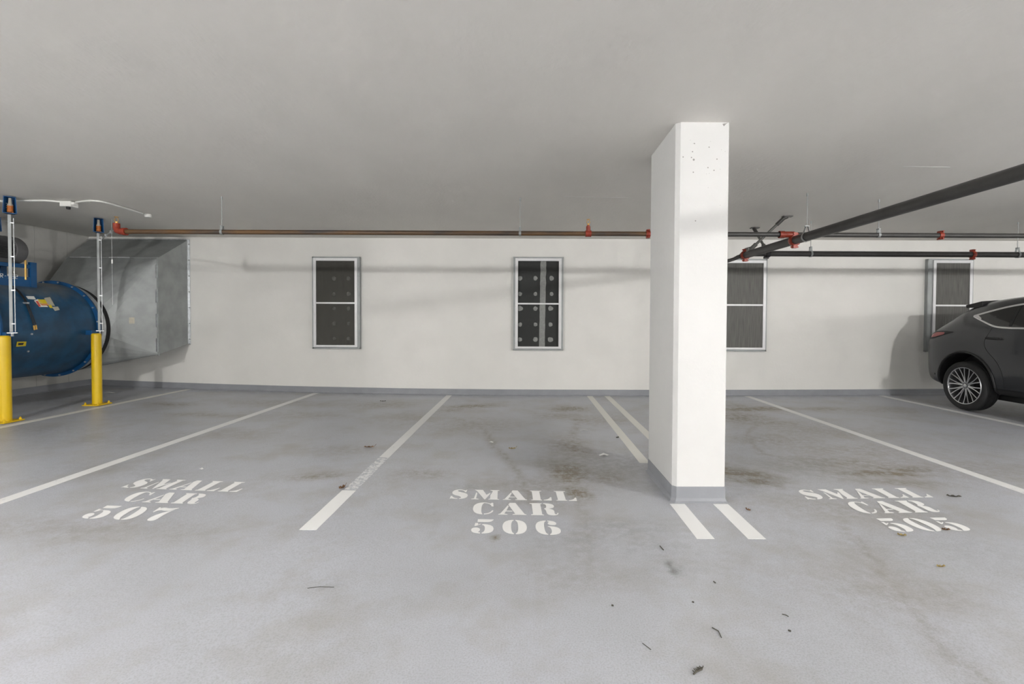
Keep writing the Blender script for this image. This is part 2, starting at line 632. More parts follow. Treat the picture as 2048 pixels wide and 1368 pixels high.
# ---------------------------------------------------------------- ceiling lamps behind the viewpoint; the back row is added for fill
for xx, yy, pw, nm in ((-4.7, -.45, 1.25, 'near the stalls by the fan'), (6.4, -.5, 1.65, 'near the stalls by the car'), (11.9, -.45, .65, 'near the far end of the aisle'), (-.4, -3.7, .6, 'in the middle of the aisle'),
                       (-4.6, -6.8, .6, 'at the back of the garage on the fan side, added for fill'), (6.4, -6.8, .6, 'at the back of the garage on the car side, added for fill'), (11.9, -6.8, .6, 'in the back aisle beyond the car, added for fill'),
                       (17.5, .6, 1, 'deep in the garage beyond the car'), (23.0, .6, 1, 'by the farthest wall beyond the car'), (17.5, -6.8, .6, 'at the back, deep in the garage, added for fill')):
    t = thing('ceiling_light', 'white square light on the ceiling ' + nm, 'light', (xx, yy, ZC), 'square lights on the ceiling behind the viewpoint')
    MB().bb((xx - .17, yy - .17, ZC - .03), (xx + .17, yy + .17, ZC - .001)).build('housing', M['lamp_housing'], t, bevel=.006)
    m_ = M['diffuser'].copy()
    m_.node_tree.nodes['Principled BSDF'].inputs['Emission Strength'].default_value = LAMP_STRENGTH * pw
    MB().lathe([(.08, 0), (.08, -.12), (.072, -.13), (0, -.13)], (xx, yy, ZC - .031), (0, 0, 1), 32).build('diffuser', m_, t, smooth=True)

# ---------------------------------------------------------------- pillar
px0, px1, py0, py1, ch = 1.115, 1.512, 3.60, 4.36, .03
poly = [(px0 + ch, py0), (px1 - .008, py0), (px1, py0 + .008), (px1, py1 - ch), (px1 - ch, py1), (px0 + ch, py1), (px0, py1 - ch), (px0, py0 + ch)]
t = thing('concrete_pillar', 'white painted rectangular concrete pillar with a grey painted foot', 'pillar', ((px0 + px1) / 2, (py0 + py1) / 2, 0))
MB().prism(poly, ZC + .0 - .11, Matrix.Translation((0, 0, .11))).build('shaft', M['pillar'], t)
b = MB()
cx, cy = (px0 + px1) / 2, (py0 + py1) / 2
rows = []
for off, z in ((.004, .118), (.005, .03), (.012, .010), (.022, .0015), (.022, -.01)):
    rows.append([(x + math.copysign(off, x - cx), y + math.copysign(off, y - cy), z + zf(x)) for x, y in poly])
n = len(poly)
b.add([p for r_ in rows for p in r_], [(i * n + j, i * n + (j + 1) % n, (i + 1) * n + (j + 1) % n, (i + 1) * n + j) for i in range(4) for j in range(n)] + [tuple(range(n))])
b.build('painted_foot', M['base'], t)
b = MB()
random.seed(3)
for i in range(18):     # bug holes in the concrete face
    hx, hz = random.uniform(px0 + .05, px1 - .02), ZC - abs(random.gauss(0, .35)) - .05
    r = random.choice((.002, .002, .003, .005))
    b.lathe([(0, 0), (r, 0)], (hx, py0 - .0008, hz), (0, 1, 0), 7)
for hx, hz, r in ((px0 + .13, ZC - .28, .008), (px0 + .12, ZC - .22, .005), (px0 + .05, ZC - .26, .005)):
    b.lathe([(0, 0), (r, 0)], (hx, py0 - .0008, hz), (0, 1, 0), 8)
b.add([(px1 - .055, py0 - .001, ZC - .012), (px1 - .012, py0 - .001, ZC - .002), (px1 - .03, py0 - .001, ZC - .016), (px1 - .044, py0 - .001, ZC - .03)], [(0, 1, 2, 3)])
b.build('pit_marks', mat('pit', (.30, .295, .28), .9), t)['kind'] = 'stuff'


# ---------------------------------------------------------------- painted lines
def strip(x, y0, y1, w, m, label, group='white parking lines', h=.0016, seg=30):
    b_ = MB()
    rows_ = []
    for i in range(seg + 1):
        y = y0 + (y1 - y0) * i / seg
        jit = .002 * noise.noise(Vector((x * 5, y * 4, 0)))
        rows_.append([(x - w / 2 + jit, y), (x + w / 2 + jit, y)])
    vs_ = []
    for r_ in rows_:
        for (xx_, yy_) in r_:
            vs_.append((xx_, yy_, zf(xx_) + h))
        for (xx_, yy_) in r_:
            vs_.append((xx_, yy_, zf(xx_) - .003))
    fs_ = []
    for i in range(seg):
        a, c = i * 4, i * 4 + 4
        fs_ += [(a, a + 1, c + 1, c), (a + 2, a, c, c + 2), (a + 1, a + 3, c + 3, c + 1)]
    fs_ += [(0, 2, 3, 1), (seg * 4, seg * 4 + 1, seg * 4 + 3, seg * 4 + 2)]
    b_.add(vs_, fs_)
    o = b_.build('parking_line', m, None, base=(x, y0, zf(x)))
    return tag(o, label, 'parking line', group)


def lx(*pts):
    return sum(F(*p).x for p in pts) / len(pts)


YE = DW - .04
strip(lx((372, 780.5), (205, 813), (50, 844.5)), 3.1, YE, .10, M['line_dirty'], 'thin grey-white parking line running past both yellow bollards')
strip(lx((628, 788.5), (250, 916), (5, 1002)), 3.1, YE, .105, M['line_old'], 'long white parking line between the bollards and stencilled stall 507')
x0 = lx((696, 981), (618, 1060))
strip(x0, F(620, 1060).y, F(700, 981).y, .112, M['line_new'], 'short bright white line segment at the front end between stalls 507 and 506')
x0 = lx((896, 791), (770, 917))
strip(x0, F(700, 980).y + .01, F(770, 915).y, .10, M['line_worn'], 'flaking worn stretch of white line just behind the bright segment by stall 506')
strip(x0, F(770, 915).y, YE, .10, M['line_old'], 'white parking line reaching the wall between the two mesh panels with plaster dabs')
cl = F(1289, 922)
xa, xb = lx((1355, 1008), (1411, 1078)), lx((1442.5, 1008), (1513, 1079))
yn, yf = F(1411, 1078).y, F(1356, 1008).y
strip(xa, yn, yf, .112, M['line_new'], 'short bright white line in front of the pillar, the one nearer stall 506', 'twin short lines in front of the pillar')
strip(xb, yn, yf, .112, M['line_new'], 'short bright white line in front of the pillar, the one nearer stall 505', 'twin short lines in front of the pillar')
strip(lx((1181, 794), (1289, 926)), F(1289, 926).y, YE, .10, M['line_dirty'], 'cream white line ending at the back corner of the pillar, stained brown at its tip')
strip(lx((1215.5, 794), (1293, 866)), F(1355, 920).y, YE, .10, M['line_dirty'], 'cream white line that disappears behind the pillar')
strip(lx((1498, 794), (1750, 880), (2030, 977)), 3.0, YE, .105, M['line_old'], 'long white parking line between stencilled stall 505 and the empty stall by the car')
strip(lx((1765, 793), (2030, 847)), 3.0, YE, .10, M['line_old'], 'white parking line running beside the rear wheel of the dark car')
strip(9.0, 3.0, YE, .10, M['line_old'], 'white parking line on the far side of the dark car')

# ---------------------------------------------------------------- stencilled stall numbers
GL = {
    'S': (82, ["M 62 90 L 72 98 L 70 70 L 64 72 Q 56 92 40 92 Q 28 92 28 84 Q 30 76 52 68 Q 82 58 80 32 Q 78 4 44 0 L 42 6 Q 52 10 50 18 Q 48 26 28 34 Q 4 44 4 68 Q 6 96 34 100 Q 50 100 62 90",
               "M 0 0 L 8 4 Q 20 0 36 0 L 36 6 Q 14 10 8 30 L 2 30"]),
    'M': (128, ["M 8 100 L 48 100 L 68 48 L 84 70 L 86 60 L 64 0 L 60 0 L 24 80 L 14 94", "M 0 0 L 34 0 L 34 5 L 22 9 L 24 64 L 18 72 L 12 9 L 0 5",
                "M 84 100 L 128 100 L 128 95 L 120 91 L 120 9 L 128 5 L 128 0 L 78 0 L 78 5 L 86 9 L 86 44 L 96 84 L 92 91 L 84 95"]),
    'A': (110, ["M 0 0 L 36 0 L 36 5 L 24 9 L 30 26 L 57 26 L 55 33 L 32 33 L 42 70 L 38 78 L 8 9 L 0 5",
                "M 46 100 L 70 100 L 103 9 L 110 5 L 110 0 L 56 0 L 56 5 L 66 9 L 40 84"]),
    'L': (97, ["M 2 100 L 56 100 L 56 95 L 46 91 L 46 9 L 52 5 L 52 0 L 2 0 L 2 5 L 10 9 L 10 91 L 2 95", "M 58 0 L 95 0 L 97 34 L 91 34 Q 84 12 58 6"]),
    'C': (84, ["M 40 100 Q 0 96 0 50 Q 0 4 40 0 L 40 6 Q 34 12 34 50 Q 34 88 44 94 Q 68 92 74 66 L 82 66 L 80 98 L 74 98 L 68 90 Q 60 100 40 100",
               "M 46 0 Q 76 2 83 32 L 77 34 Q 70 10 46 7"]),
    'R': (108, ["M 0 100 L 50 100 L 50 94 L 44 91 L 44 9 L 50 5 L 50 0 L 0 0 L 0 5 L 8 9 L 8 91 L 0 95",
                "M 56 100 Q 98 102 98 76 Q 98 58 74 54 Q 96 50 94 28 Q 92 10 98 9 Q 103 9 104 20 L 108 20 Q 108 0 84 0 Q 62 0 62 24 Q 62 46 56 50 L 56 56 Q 66 58 66 76 Q 66 92 56 94"]),
    '5': (86, ["M 20 100 L 84 100 Q 80 80 58 79 L 20 79", "M 12 72 L 24 72 L 23 60 L 32 66 L 36 64 L 16 50 L 10 50",
               "M 40 64 Q 86 66 86 32 Q 86 0 42 0 L 42 6 Q 52 10 52 32 Q 52 56 40 58", "M 0 24 Q 0 38 17 40 Q 34 38 34 24 Q 34 14 27 10 L 36 6 L 36 0 Q 0 0 0 24"]),
    '0': (95, ["M 44 100 Q 0 98 0 50 Q 0 2 44 0 L 44 6 Q 34 10 34 50 Q 34 90 44 94", "M 51 100 Q 95 98 95 50 Q 95 2 51 0 L 51 6 Q 61 10 61 50 Q 61 90 51 94"]),
    '6': (95, ["M 44 100 Q 0 98 0 50 Q 0 2 44 0 L 44 6 Q 34 10 34 50 Q 34 90 44 94", "M 51 0 Q 95 2 95 31 Q 95 60 51 60 L 46 56 Q 60 54 60 31 Q 60 10 51 6",
               "M 50 100 Q 84 98 84 80 Q 84 67 68 67 Q 50 67 50 80 Q 52 88 57 90 L 50 94"]),
    '7': (86, ["M 2 62 L 8 62 Q 14 80 28 78 Q 44 72 60 76 L 84 96 L 84 100 L 76 100 Q 50 92 34 98 Q 18 102 10 92 L 8 100 L 2 100",
               "M 56 70 L 78 88 Q 60 56 60 16 Q 58 0 42 0 Q 24 0 24 16 Q 26 48 56 70"]),
}


def path(s):
    tk = s.split()
    i, pts = 0, []
    while i < len(tk):
        c = tk[i]
        if c in 'ML':
            pts.append((float(tk[i + 1]), float(tk[i + 2])))
            i += 3
        else:
            x1, y1, x2, y2 = map(float, tk[i + 1:i + 5])
            x0_, y0_ = pts[-1]
            for k_ in range(1, 9):
                q = k_ / 8
                pts.append(((1 - q) ** 2 * x0_ + 2 * q * (1 - q) * x1 + q * q * x2, (1 - q) ** 2 * y0_ + 2 * q * (1 - q) * y1 + q * q * y2))
            i += 5
    if math.hypot(pts[0][0] - pts[-1][0], pts[0][1] - pts[-1][1]) < .5:
        pts.pop()
    return pts


def stencil(lines, label, grp):
    base = F(*lines[1][1])
    t_ = thing('stencil_marking', label, 'floor lettering', base, grp)
    for txt, bl, br, tl, gap in lines:
        BL, BR, TL = F(*bl), F(*br), F(*tl)
        ux, uy = BR - BL, TL - BL
        tot = sum(GL[c][0] for c in txt) + gap * (len(txt) - 1)
        x = 0
        for c in txt:
            w_, isl = GL[c]
            bm = bmesh.new()
            for s in isl:
                vs_ = []
                pp_ = path(s)
                for gx, gy in pp_:
                    p = BL + ux * ((x + gx) / tot) + uy * (gy / 100)
                    vs_.append(bm.verts.new((p.x - base.x, p.y - base.y, zf(p.x) + .0019 - base.z)))
                for tri in tessellate_polygon([[Vector((gx, gy, 0)) for gx, gy in pp_]]):
                    try:
                        bm.faces.new([vs_[i] for i in tri])
                    except ValueError:
                        pass
            bmesh.ops.recalc_face_normals(bm, faces=bm.faces[:])
            for f_ in bm.faces:
                if f_.normal.z < 0:
                    f_.normal_flip()
            me = bpy.data.meshes.new('letter' if c.isalpha() else 'digit')
            bm.to_mesh(me)
            bm.free()
            me.materials.append(M['stencil'])
            o = bpy.data.objects.new('letter' if c.isalpha() else 'digit', me)
            COL.objects.link(o)
            o.parent = t_
            x += w_ + gap
    return t_


G = 'stencilled stall markings'
stencil([('SMALL', (241, 975.5), (474, 984.5), (286, 957), 14), ('CAR', (238.6, 1003), (392, 1008.8), (276, 983), 12), ('507', (157, 1037), (322, 1043), (205, 1011), 30)],
        'white stencilled lettering SMALL CAR 507 on the grey floor', G)
stencil([('SMALL', (899, 998), (1155, 1002.5), (905, 979), 17), ('CAR', (944, 1029), (1118, 1031.5), (948, 1005), 18), ('506', (941, 1067), (1124, 1071), (946, 1038.5), 34)],
        'white stencilled lettering SMALL CAR 506 on the grey floor', G)
stencil([('SMALL', (1616, 999.5), (1868, 995), (1590, 980), 12), ('CAR', (1722, 1028), (1885, 1024.5), (1686, 1004), 12), ('505', (1793, 1064.5), (1951, 1062), (1742, 1037.5), 22)],
        'white stencilled lettering SMALL CAR 505 on the grey floor', G)


# ---------------------------------------------------------------- mesh-covered wall openings
def vent(L_, T_, R_, B_, kind, label, bar, lstrip=0, rstrip=0):
    """L_, T_, R_, B_: outer box on the wall in picture units"""
    a, c = P(L_, B_, DW), P(R_, T_, DW)
    x0_, x1_, z0_, z1_ = a.x, c.x, a.z, c.z
    dep = .075
    yf_ = DW - dep
    t_ = thing('vent_panel', label, 'vent panel', ((x0_ + x1_) / 2, DW, z0_), 'mesh covered openings in the far wall')
    b_ = MB()
    w = .022
    for (q0, q1) in (((x0_, z0_), (x0_ + w, z1_)), ((x1_ - w, z0_), (x1_, z1_)), ((x0_, z0_), (x1_, z0_ + w)), ((x0_, z1_ - w), (x1_, z1_))):
        b_.bb((q0[0], yf_ + .008, q0[1]), (q1[0], DW, q1[1]))
    if lstrip:
        b_.bb((x0_ + .01, yf_ + .006, z0_), (x0_ + .03 + lstrip, yf_ + .010, z1_))
    if rstrip:
        b_.bb((x1_ - .03 - rstrip, yf_ + .006, z0_), (x1_ - .01, yf_ + .010, z1_))
    b_.build('housing', M['galv'], t_)
    # white frame on the front
    fx0, fx1, fz0, fz1 = x0_ + .028 + lstrip, x1_ - .028 - rstrip, z0_ + .03, z1_ - .026
    b_ = MB()
    w = .05
    for (q0, q1) in (((fx0, fz0), (fx0 + w, fz1)), ((fx1 - w, fz0), (fx1, fz1)), ((fx0 + w, fz0), (fx1 - w, fz0 + w * .8)), ((fx0 + w, fz1 - w), (fx1 - w, fz1))):
        b_.bb((q0[0], yf_ - .012, q0[1]), (q1[0], yf_ + .012, q1[1]))
    fr = b_.build('frame', M['alu'], t_, bevel=.002)
    zb = P((L_ + R_) / 2, bar, yf_).z
    MB().bb((fx0 + w, yf_ - .008, zb - .014), (fx1 - w, yf_ + .010, zb + .014)).build('crossbar', M['alu'], t_)
    scr = {'dabs': 'mesh_open', 'faint': 'mesh_mid', 'stripe': 'mesh_dense', 'plain': 'mesh_dense'}[kind]
    MB().add([(fx0 + w, yf_ + .004, fz0 + w * .8), (fx1 - w, yf_ + .004, fz0 + w * .8), (fx1 - w, yf_ + .004, fz1 - w), (fx0 + w, yf_ + .004, fz1 - w)], [(0, 1, 2, 3)]).build('mesh_screen', M[scr], t_)
    bk = MB().bb((x0_ + .022, DW - .012, z0_ + .022), (x1_ - .022, DW - .004, z1_ - .022)).build('backing', M['backing' if kind == 'dabs' else 'backing_grey'], t_)
    # fixing screws on the frame
    s = MB()
    for zz in (fz0 + .1, (fz0 + fz1) / 2 - .05, fz1 - .12):
        for xx_ in (fx0 + .01, fx1 - .01):
            s.lathe([(0, -.003), (.005, -.002), (.006, 0)], (xx_, yf_ - .012, zz), (0, 1, 0), 8)
    s.build('screws', M['galv_b'], fr)['kind'] = 'stuff'

    def blob(px_, py_, r_):
        p = P(px_, py_, DW - .012)
        rr = random.uniform(.85, 1.2) * r_
        b__ = MB()
        n_ = 14
        off_ = random.uniform(0, 9)
        ring = [(1 + .25 * noise.noise(Vector((math.cos(2 * PI * i / n_) * 1.5, math.sin(2 * PI * i / n_) * 1.5, off_)))) * rr for i in range(n_)]
        vs_ = [(p.x, p.y - .012, p.z)]
        for sc_, h_ in ((.6, .010), (1, 0)):
            vs_ += [(p.x + ring[i] * sc_ * math.cos(2 * PI * i / n_), p.y - h_, p.z + ring[i] * sc_ * math.sin(2 * PI * i / n_)) for i in range(n_)]
        fs_ = [(0, 1 + i, 1 + (i + 1) % n_) for i in range(n_)] + [(1 + i, 1 + n_ + i, 1 + n_ + (i + 1) % n_, 1 + (i + 1) % n_) for i in range(n_)]
        b__.add(vs_, fs_).build('adhesive_dab', M['dab'], bk, smooth=True)
    if kind == 'dabs':
        for py_ in (556.5, 588, 617, 649, 679):
            for px_ in (1040, 1071, 1103 if py_ < 600 else 1101):
                blob(px_, py_, .041)
        b__ = MB()
        n_ = 30
        lft, rgt = [], []
        for i in range(n_ + 1):
            zz = z1_ - .03 - (z1_ - z0_ - .06) * i / n_
            cx_ = P(1086.5 - 2.5 * i / n_, 600, DW).x
            lft.append((cx_ - .052 + .008 * noise.noise(Vector((0, 0, zz * 9))), zz))
            rgt.append((cx_ + .052 + .008 * noise.noise(Vector((5, 0, zz * 9))), zz))
        pl = lft + rgt[::-1]
        m_ = Matrix(((1, 0, 0, 0), (0, 0, 1, DW - .019), (0, 1, 0, 0), (0, 0, 0, 1)))
        b__.prism([(x_, z_) for x_, z_ in pl], .008, m_).build('adhesive_stripe', M['dab'], bk)
    elif kind == 'faint':
        for py_ in (557, 588, 617, 647, 677):
            for px_ in (668, 697):
                blob(px_, py_, .036)
    elif kind == 'stripe':
        p = P(1461, 600, DW)
        MB().bb((p.x - .05, DW - .019, z0_ + .03), (p.x + .035, DW - .011, z1_ - .03)).build('adhesive_stripe', M['dab'], bk)
        for py_ in (577, 650):
            blob(1476, py_, .03)
    return t_


vent(628, 514.5, 722, 697, 'faint', 'aluminium framed mesh panel nearest the duct, with faint plaster dabs behind its mesh', 606, 0, .012)
vent(1026.5, 515, 1126.5, 700, 'dabs', 'aluminium framed mesh panel with a pale vertical stripe and white dabs behind dark mesh', 607.5, .006, .006)
vent(1430, 519, 1531.5, 702, 'stripe', 'aluminium framed grey mesh panel half hidden behind the pillar', 610, 0, 0)
vent(1846.5, 519, 1941, 703, 'plain', 'aluminium framed grey mesh panel partly hidden by the dark car', 611, .06, 0)

# ---------------------------------------------------------------- sprinkler pipes
YA = 5.83       # depth of the long thin pipe
pA0, pA1 = P(243, 462.5, YA), P(1294, 468.5, YA)
ZA = (pA0.z + pA1.z) / 2
XM = 3.25       # the main running towards the viewpoint
ZM = P(1490, 510, 7.1).z
YB2 = 7.1
ZB = P(1800, 508.5, YB2).z


def coupling(x, y, z, r, ax, parent, w=.05, name='coupling'):
    """grooved red pipe coupling: ring, two bolt lugs with bolts"""
    b_ = MB()
    axv = Vector(ax)
    b_.lathe([(r, -w / 2), (r * 1.22, -w / 2), (r * 1.34, -w / 4), (r * 1.34, w / 4), (r * 1.22, w / 2), (r, w / 2)], (x, y, z), ax, 24, closed=True)
    side = Vector((0, 0, 1)).cross(axv).normalized()
    dirs = (Vector((0, 0, 1)), Vector((0, 0, -1)))
    for d in dirs:
        c_ = Vector((x, y, z)) + d * r * 1.5
        b_.box(c_, (abs(side.x) * .05 + abs(axv.x) * w * .8, abs(side.y) * .05 + abs(axv.y) * w * .8, r * .55))
        b_.tube([c_ - side * .045, c_ + side * .045], .009, 8)
    return b_.build(name, M['red'], parent, smooth=True)


def clevis(x, y, z, r, ax, label, grp, ztop=ZC):
    """clevis ring hanger with threaded rod"""
    t_ = thing('pipe_hanger', label, 'pipe hanger', (x, y, ztop), grp)
    MB().tube([(x, y, z + r * 2.3), (x, y, ztop)], .0048, 8).build('rod', M['rod'], t_)
    MB().lathe([(.0, 0), (.009, 0), (.009, .035), (0, .035)], (x, y, ztop - .035), (0, 0, 1), 12).build('anchor', M['galv'], t_)
    b_ = MB()
    axv = Vector(ax)
    side = Vector((0, 0, 1)).cross(axv).normalized()
    pts = []
    for i in range(25):
        a = math.radians(-250 + 320 * i / 24) + PI
        a = math.radians(125 + 290 * i / 24)
        pts.append(Vector((x, y, z)) + side * math.cos(a) * r * 1.12 + Vector((0, 0, 1)) * math.sin(a) * r * 1.12)
    top = Vector((x, y, z + r * 2.4))
    pts = [top - side * .012] + pts + [top + side * .012]
    for p0, p1 in zip(pts, pts[1:]):
        d = (p1 - p0)
        l_ = d.length
        q = d.to_track_quat('X', 'Y' if abs(axv.y) > .5 else 'Z').to_matrix().to_4x4()
        xx_, yy_ = d.normalized(), axv
        zz_ = xx_.cross(yy_).normalized()
        rm = Matrix((xx_, yy_, zz_)).transposed().to_4x4()
        b_.box((p0 + p1) / 2, (l_ * 1.08, .028, .003), rm)
    b_.box(top, (abs(side.x) * .03 + .02, abs(side.y) * .03 + .02, .012))
    b_.build('clevis_ring', M['galv'], t_)
    return t_


def sprinkler(x, y, z, r, parent):
    """upright sprinkler head on a red outlet"""
    b_ = MB()
    b_.lathe([(0, 0), (.024, 0), (.026, .02), (.026, .07), (.018, .075), (.018, .085), (0, .085)], (x, y, z + r * .6), (0, 0, 1), 14)
    out = b_.build('outlet', M['red'], parent, smooth=True)
    h = z + r * .6 + .085
    s = MB()
    s.lathe([(0, 0), (.013, 0), (.013, .02), (0, .02)], (x, y, h), (0, 0, 1), 6)
    for sx in (-1, 1):
        s.tube([(x + sx * .012, y, h + .015), (x + sx * .021, y, h + .04), (x + sx * .004, y, h + .068)], .0035, 6)
    s.lathe([(0, 0), (.024, .002), (.024, .004), (0, .003)], (x, y, h + .067), (0, 0, 1), 14)
    s.build('sprinkler_head', M['brass'], out)


rA = .029
t = thing('sprinkler_pipe', 'long thin rusty brown sprinkler pipe under the ceiling running towards the pillar', 'pipe', (pA0.x, YA, ZA), 'sprinkler pipes')
n = 40
xc = P(1296, 469, YA).x
MB().tube([(pA0.x + (xc - pA0.x) * i / n, YA, ZA) for i in range(n + 1)], rA, 16).build('pipe', M['rust'], t, smooth=True)
MB().tube([(xc, YA, ZA), (XM - .18, YA, ZA)], rA, 16).build('pipe', M['pipe'], t, smooth=True)
coupling(P(1296, 469, YA).x, YA, ZA, rA, (1, 0, 0), t)
xq = P(1176.5, 470, YA).x
MB().lathe([(rA, -.035), (rA * 1.35, -.035), (rA * 1.35, .035), (rA, .035)], (xq, YA, ZA), (1, 0, 0), 20, closed=True).build('saddle', M['red'], t, smooth=True)
sprinkler(xq, YA, ZA, rA, t)
# elbow with sprinkler at the free end
e0 = P(243, 463, YA)
b = MB()
b.tube([(e0.x + .05, YA, ZA), (e0.x - .01, YA, ZA), (e0.x - .045, YA, ZA + .012), (e0.x - .06, YA, ZA + .05), (e0.x - .06, YA, ZA + .10)], [.038, .038, .04, .038, .036], 14)
b.lathe([(.03, -.02), (.046, -.02), (.046, .02), (.03, .02)], (e0.x + .04, YA, ZA), (1, 0, 0), 18, closed=True)
eb = b.build('elbow', M['red'], t, smooth=True)
s = MB()
hx, h = e0.x - .06, ZA + .10
s.lathe([(0, 0), (.016, 0), (.016, .02), (0, .02)], (hx, YA, h), (0, 0, 1), 6)
for sx in (-1, 1):
    s.tube([(hx + sx * .014, YA, h + .015), (hx + sx * .024, YA, h + .045), (hx + sx * .004, YA, h + .075)], .0035, 6)
s.lathe([(0, 0), (.027, .002), (.027, .005), (0, .003)], (hx, YA, h + .074), (0, 0, 1), 14)
s.build('sprinkler_head', M['brass'], eb)

t = thing('sprinkler_pipe', 'thin dark sprinkler pipe under the ceiling behind the thick main pipe, with one red coupling', 'pipe', (XM + .1, YA, ZA), 'sprinkler pipes')
MB().tube([(XM + .05, YA, ZA - .002), (11.5, YA, ZA - .002)], rA, 16).build('pipe', M['pipe'], t, smooth=True)
coupling(P(1881, 476.5, YA).x, YA, ZA, rA, (1, 0, 0), t)
t = thing('sprinkler_pipe', 'thicker black horizontal pipe just above the grey mesh panels, with one red coupling', 'pipe', (XM, YB2, ZB), 'sprinkler pipes')
rB = .042
MB().tube([(XM + .0, YB2, ZB), (12.5, YB2, ZB)], rB, 20).build('pipe', M['pipe'], t, smooth=True)
coupling(P(1945, 509, YB2).x, YB2, ZB, rB, (1, 0, 0), t)
xq = P(1535, 509, YB2).x
b = MB()
b.lathe([(rB, -.03), (rB * 1.3, -.03), (rB * 1.3, .03), (rB, .03)], (xq, YB2, ZB), (1, 0, 0), 20, closed=True)
b.box((xq, YB2, ZB + .07), (.05, .03, .05))
b.box((xq - .02, YB2, ZB - .06), (.07, .03, .03))
b.build('brace_clamp', M['black'], t)
t = thing('main_pipe', 'thick black main pipe running back from the right edge to the thinner pipes', 'pipe', (XM, 1.0, ZM), 'sprinkler pipes')
rC = .052
MB().tube([(XM, YB2 + .12, ZM), (XM, 3, ZM), (XM, -6, ZM)], rC, 24).build('pipe', M['pipe'], t, smooth=True)
coupling(XM, YB2 + .02, ZM, rC * 1.02, (0, 1, 0), t, .07)
coupling(XM, YA - .02, ZM, rC * 1.02, (0, 1, 0), t, .06)
b = MB()
b.tube([(XM - .18, YA, ZA), (XM, YA, ZA)], rA * 1.3, 14)
b.lathe([(rA, -.03), (rA * 1.5, -.03), (rA * 1.5, .03), (rA, .03)], (XM - .15, YA, ZA), (1, 0, 0), 18, closed=True)
b.build('outlet_tee', M['red'], t, smooth=True)
b = MB()
q0, q1, q2 = P(1492, 511, 7.16), P(1476, 514, 7.16), P(1440, 527, 7.16)
b.tube([q0, q1, P(1468, 518, 7.16), q2], [.04, .03, .026, .026], 12)
b.build('drain_stub', M['pipe'], t, smooth=True)


def brace(pc, pp, label):
    t_ = thing('sway_brace', label, 'pipe brace', pc, 'diagonal pipe braces by the pillar')
    MB().tube([pc + (pp - pc) * .1, pp], .019, 12).build('brace_tube', M['brace'], t_, smooth=True)
    b_ = MB()
    b_.tube([pc + (pp - pc) * .03, pc + (pp - pc) * .25], .027, 10)
    b_.box(pc + Vector((.02, 0, -.006)), (.13, .07, .014))
    b_.tube([pc + Vector((.02, 0, -.004)), pc + (pp - pc) * .05], .03, 10)
    b_.build('ceiling_bracket', M['pipe'], t_)
    b_ = MB()
    b_.tube([pp + (pc - pp) * .2, pp], .03, 10)
    b_.box(pp, (.06, .05, .07))
    b_.tube([pp + Vector((-.06, 0, .03)), pp + Vector((.04, 0, .06))], .008, 8)
    b_.build('pipe_clamp', M['brace'], t_)


pc = P(1572, 433, 6.76)
pc.z = ZC
brace(pc, Vector((XM - .01, 6.98, ZM + .045)), 'long diagonal grey brace from the ceiling down to the red fitting beside the pillar')
pc = P(1507, 456, 7.6)
pc.z = ZC
brace(pc, Vector((P(1530, 500, 7.15).x, YB2 + .02, ZB + .06)), 'short diagonal brace from the ceiling crossing behind the longer one')

HG = 'threaded rod pipe hangers'
for pxx, yy, zz, rr, lab in ((444, YA, ZA, rA, 'thin rod hanger on the rusty pipe nearest its elbow end'), (1040, YA, ZA, rA, 'thin rod hanger on the rusty pipe above the striped mesh panel'),
                             (1757, YA, ZA, rA, 'rod hanger holding the thin dark pipe between the main and its red coupling'), (1622, YB2, ZB, rB, 'rod hanger holding the thicker horizontal pipe near the main'),
                             (2036, YB2, ZB, rB, 'rod hanger holding the thicker horizontal pipe above the car')):
    clevis(P(pxx, 460, yy).x, yy, zz, rr, (1, 0, 0), lab, HG)
clevis(XM, 5.56, ZM, rC, (0, 1, 0), 'rod hanger with a large loop holding the thick main pipe', HG)

# ---------------------------------------------------------------- duct and fan
FC = Vector((-7.26, 0, 1.222))     # fan axis (x, z)
t = thing('sheet_metal_duct', 'large galvanised sheet metal duct widening from the blue fan to the far wall', 'duct', (-7.0, DW, .93))
xr = P(378, 600, DW).x
zt, zb = P(378, 480, DW).z, P(378, 687, DW).z
yn = 7.95
a0, a1 = P(316, 516, yn), P(316, 709, yn)
xl = XL + .02
wallc = [(xl, DW, zb), (xr, DW, zb), (xr, DW, zt), (xl, DW, zt)]
xl2 = P(134, 515, yn).x
nearc = [(xl2, yn, a1.z), (a0.x, yn, a1.z), (a0.x, yn, a0.z), (xl2, yn, a0.z)]
wallc = [(x_, DW - .003, z_) for x_, y_, z_ in wallc]
MB().add(wallc + nearc, [(0, 1, 5, 4), (1, 2, 6, 5), (2, 3, 7, 6), (3, 0, 4, 7)]).build('wall_section', M['galv'], t)
# square to round transition
yc, rcz = 7.50, .675
N_ = 32
circ = [(FC.x + rcz * math.cos(2 * PI * i / N_), yc, FC.z + rcz * math.sin(2 * PI * i / N_)) for i in range(N_)]
cor = [nearc[2], nearc[3], nearc[0], nearc[1]]      # +x+z, -x+z, -x-z, +x-z
b = MB()
vs_ = circ + cor
fs_ = []
for qd in range(4):
    for i in range(N_ // 4):
        a = qd * N_ // 4 + i
        fs_.append((a, (a + 1) % N_, N_ + qd))
    fs_.append((((qd + 1) * N_ // 4) % N_, N_ + (qd + 1) % 4, N_ + qd))
b.add(vs_, fs_)
b.build('transition', M['galv'], t)
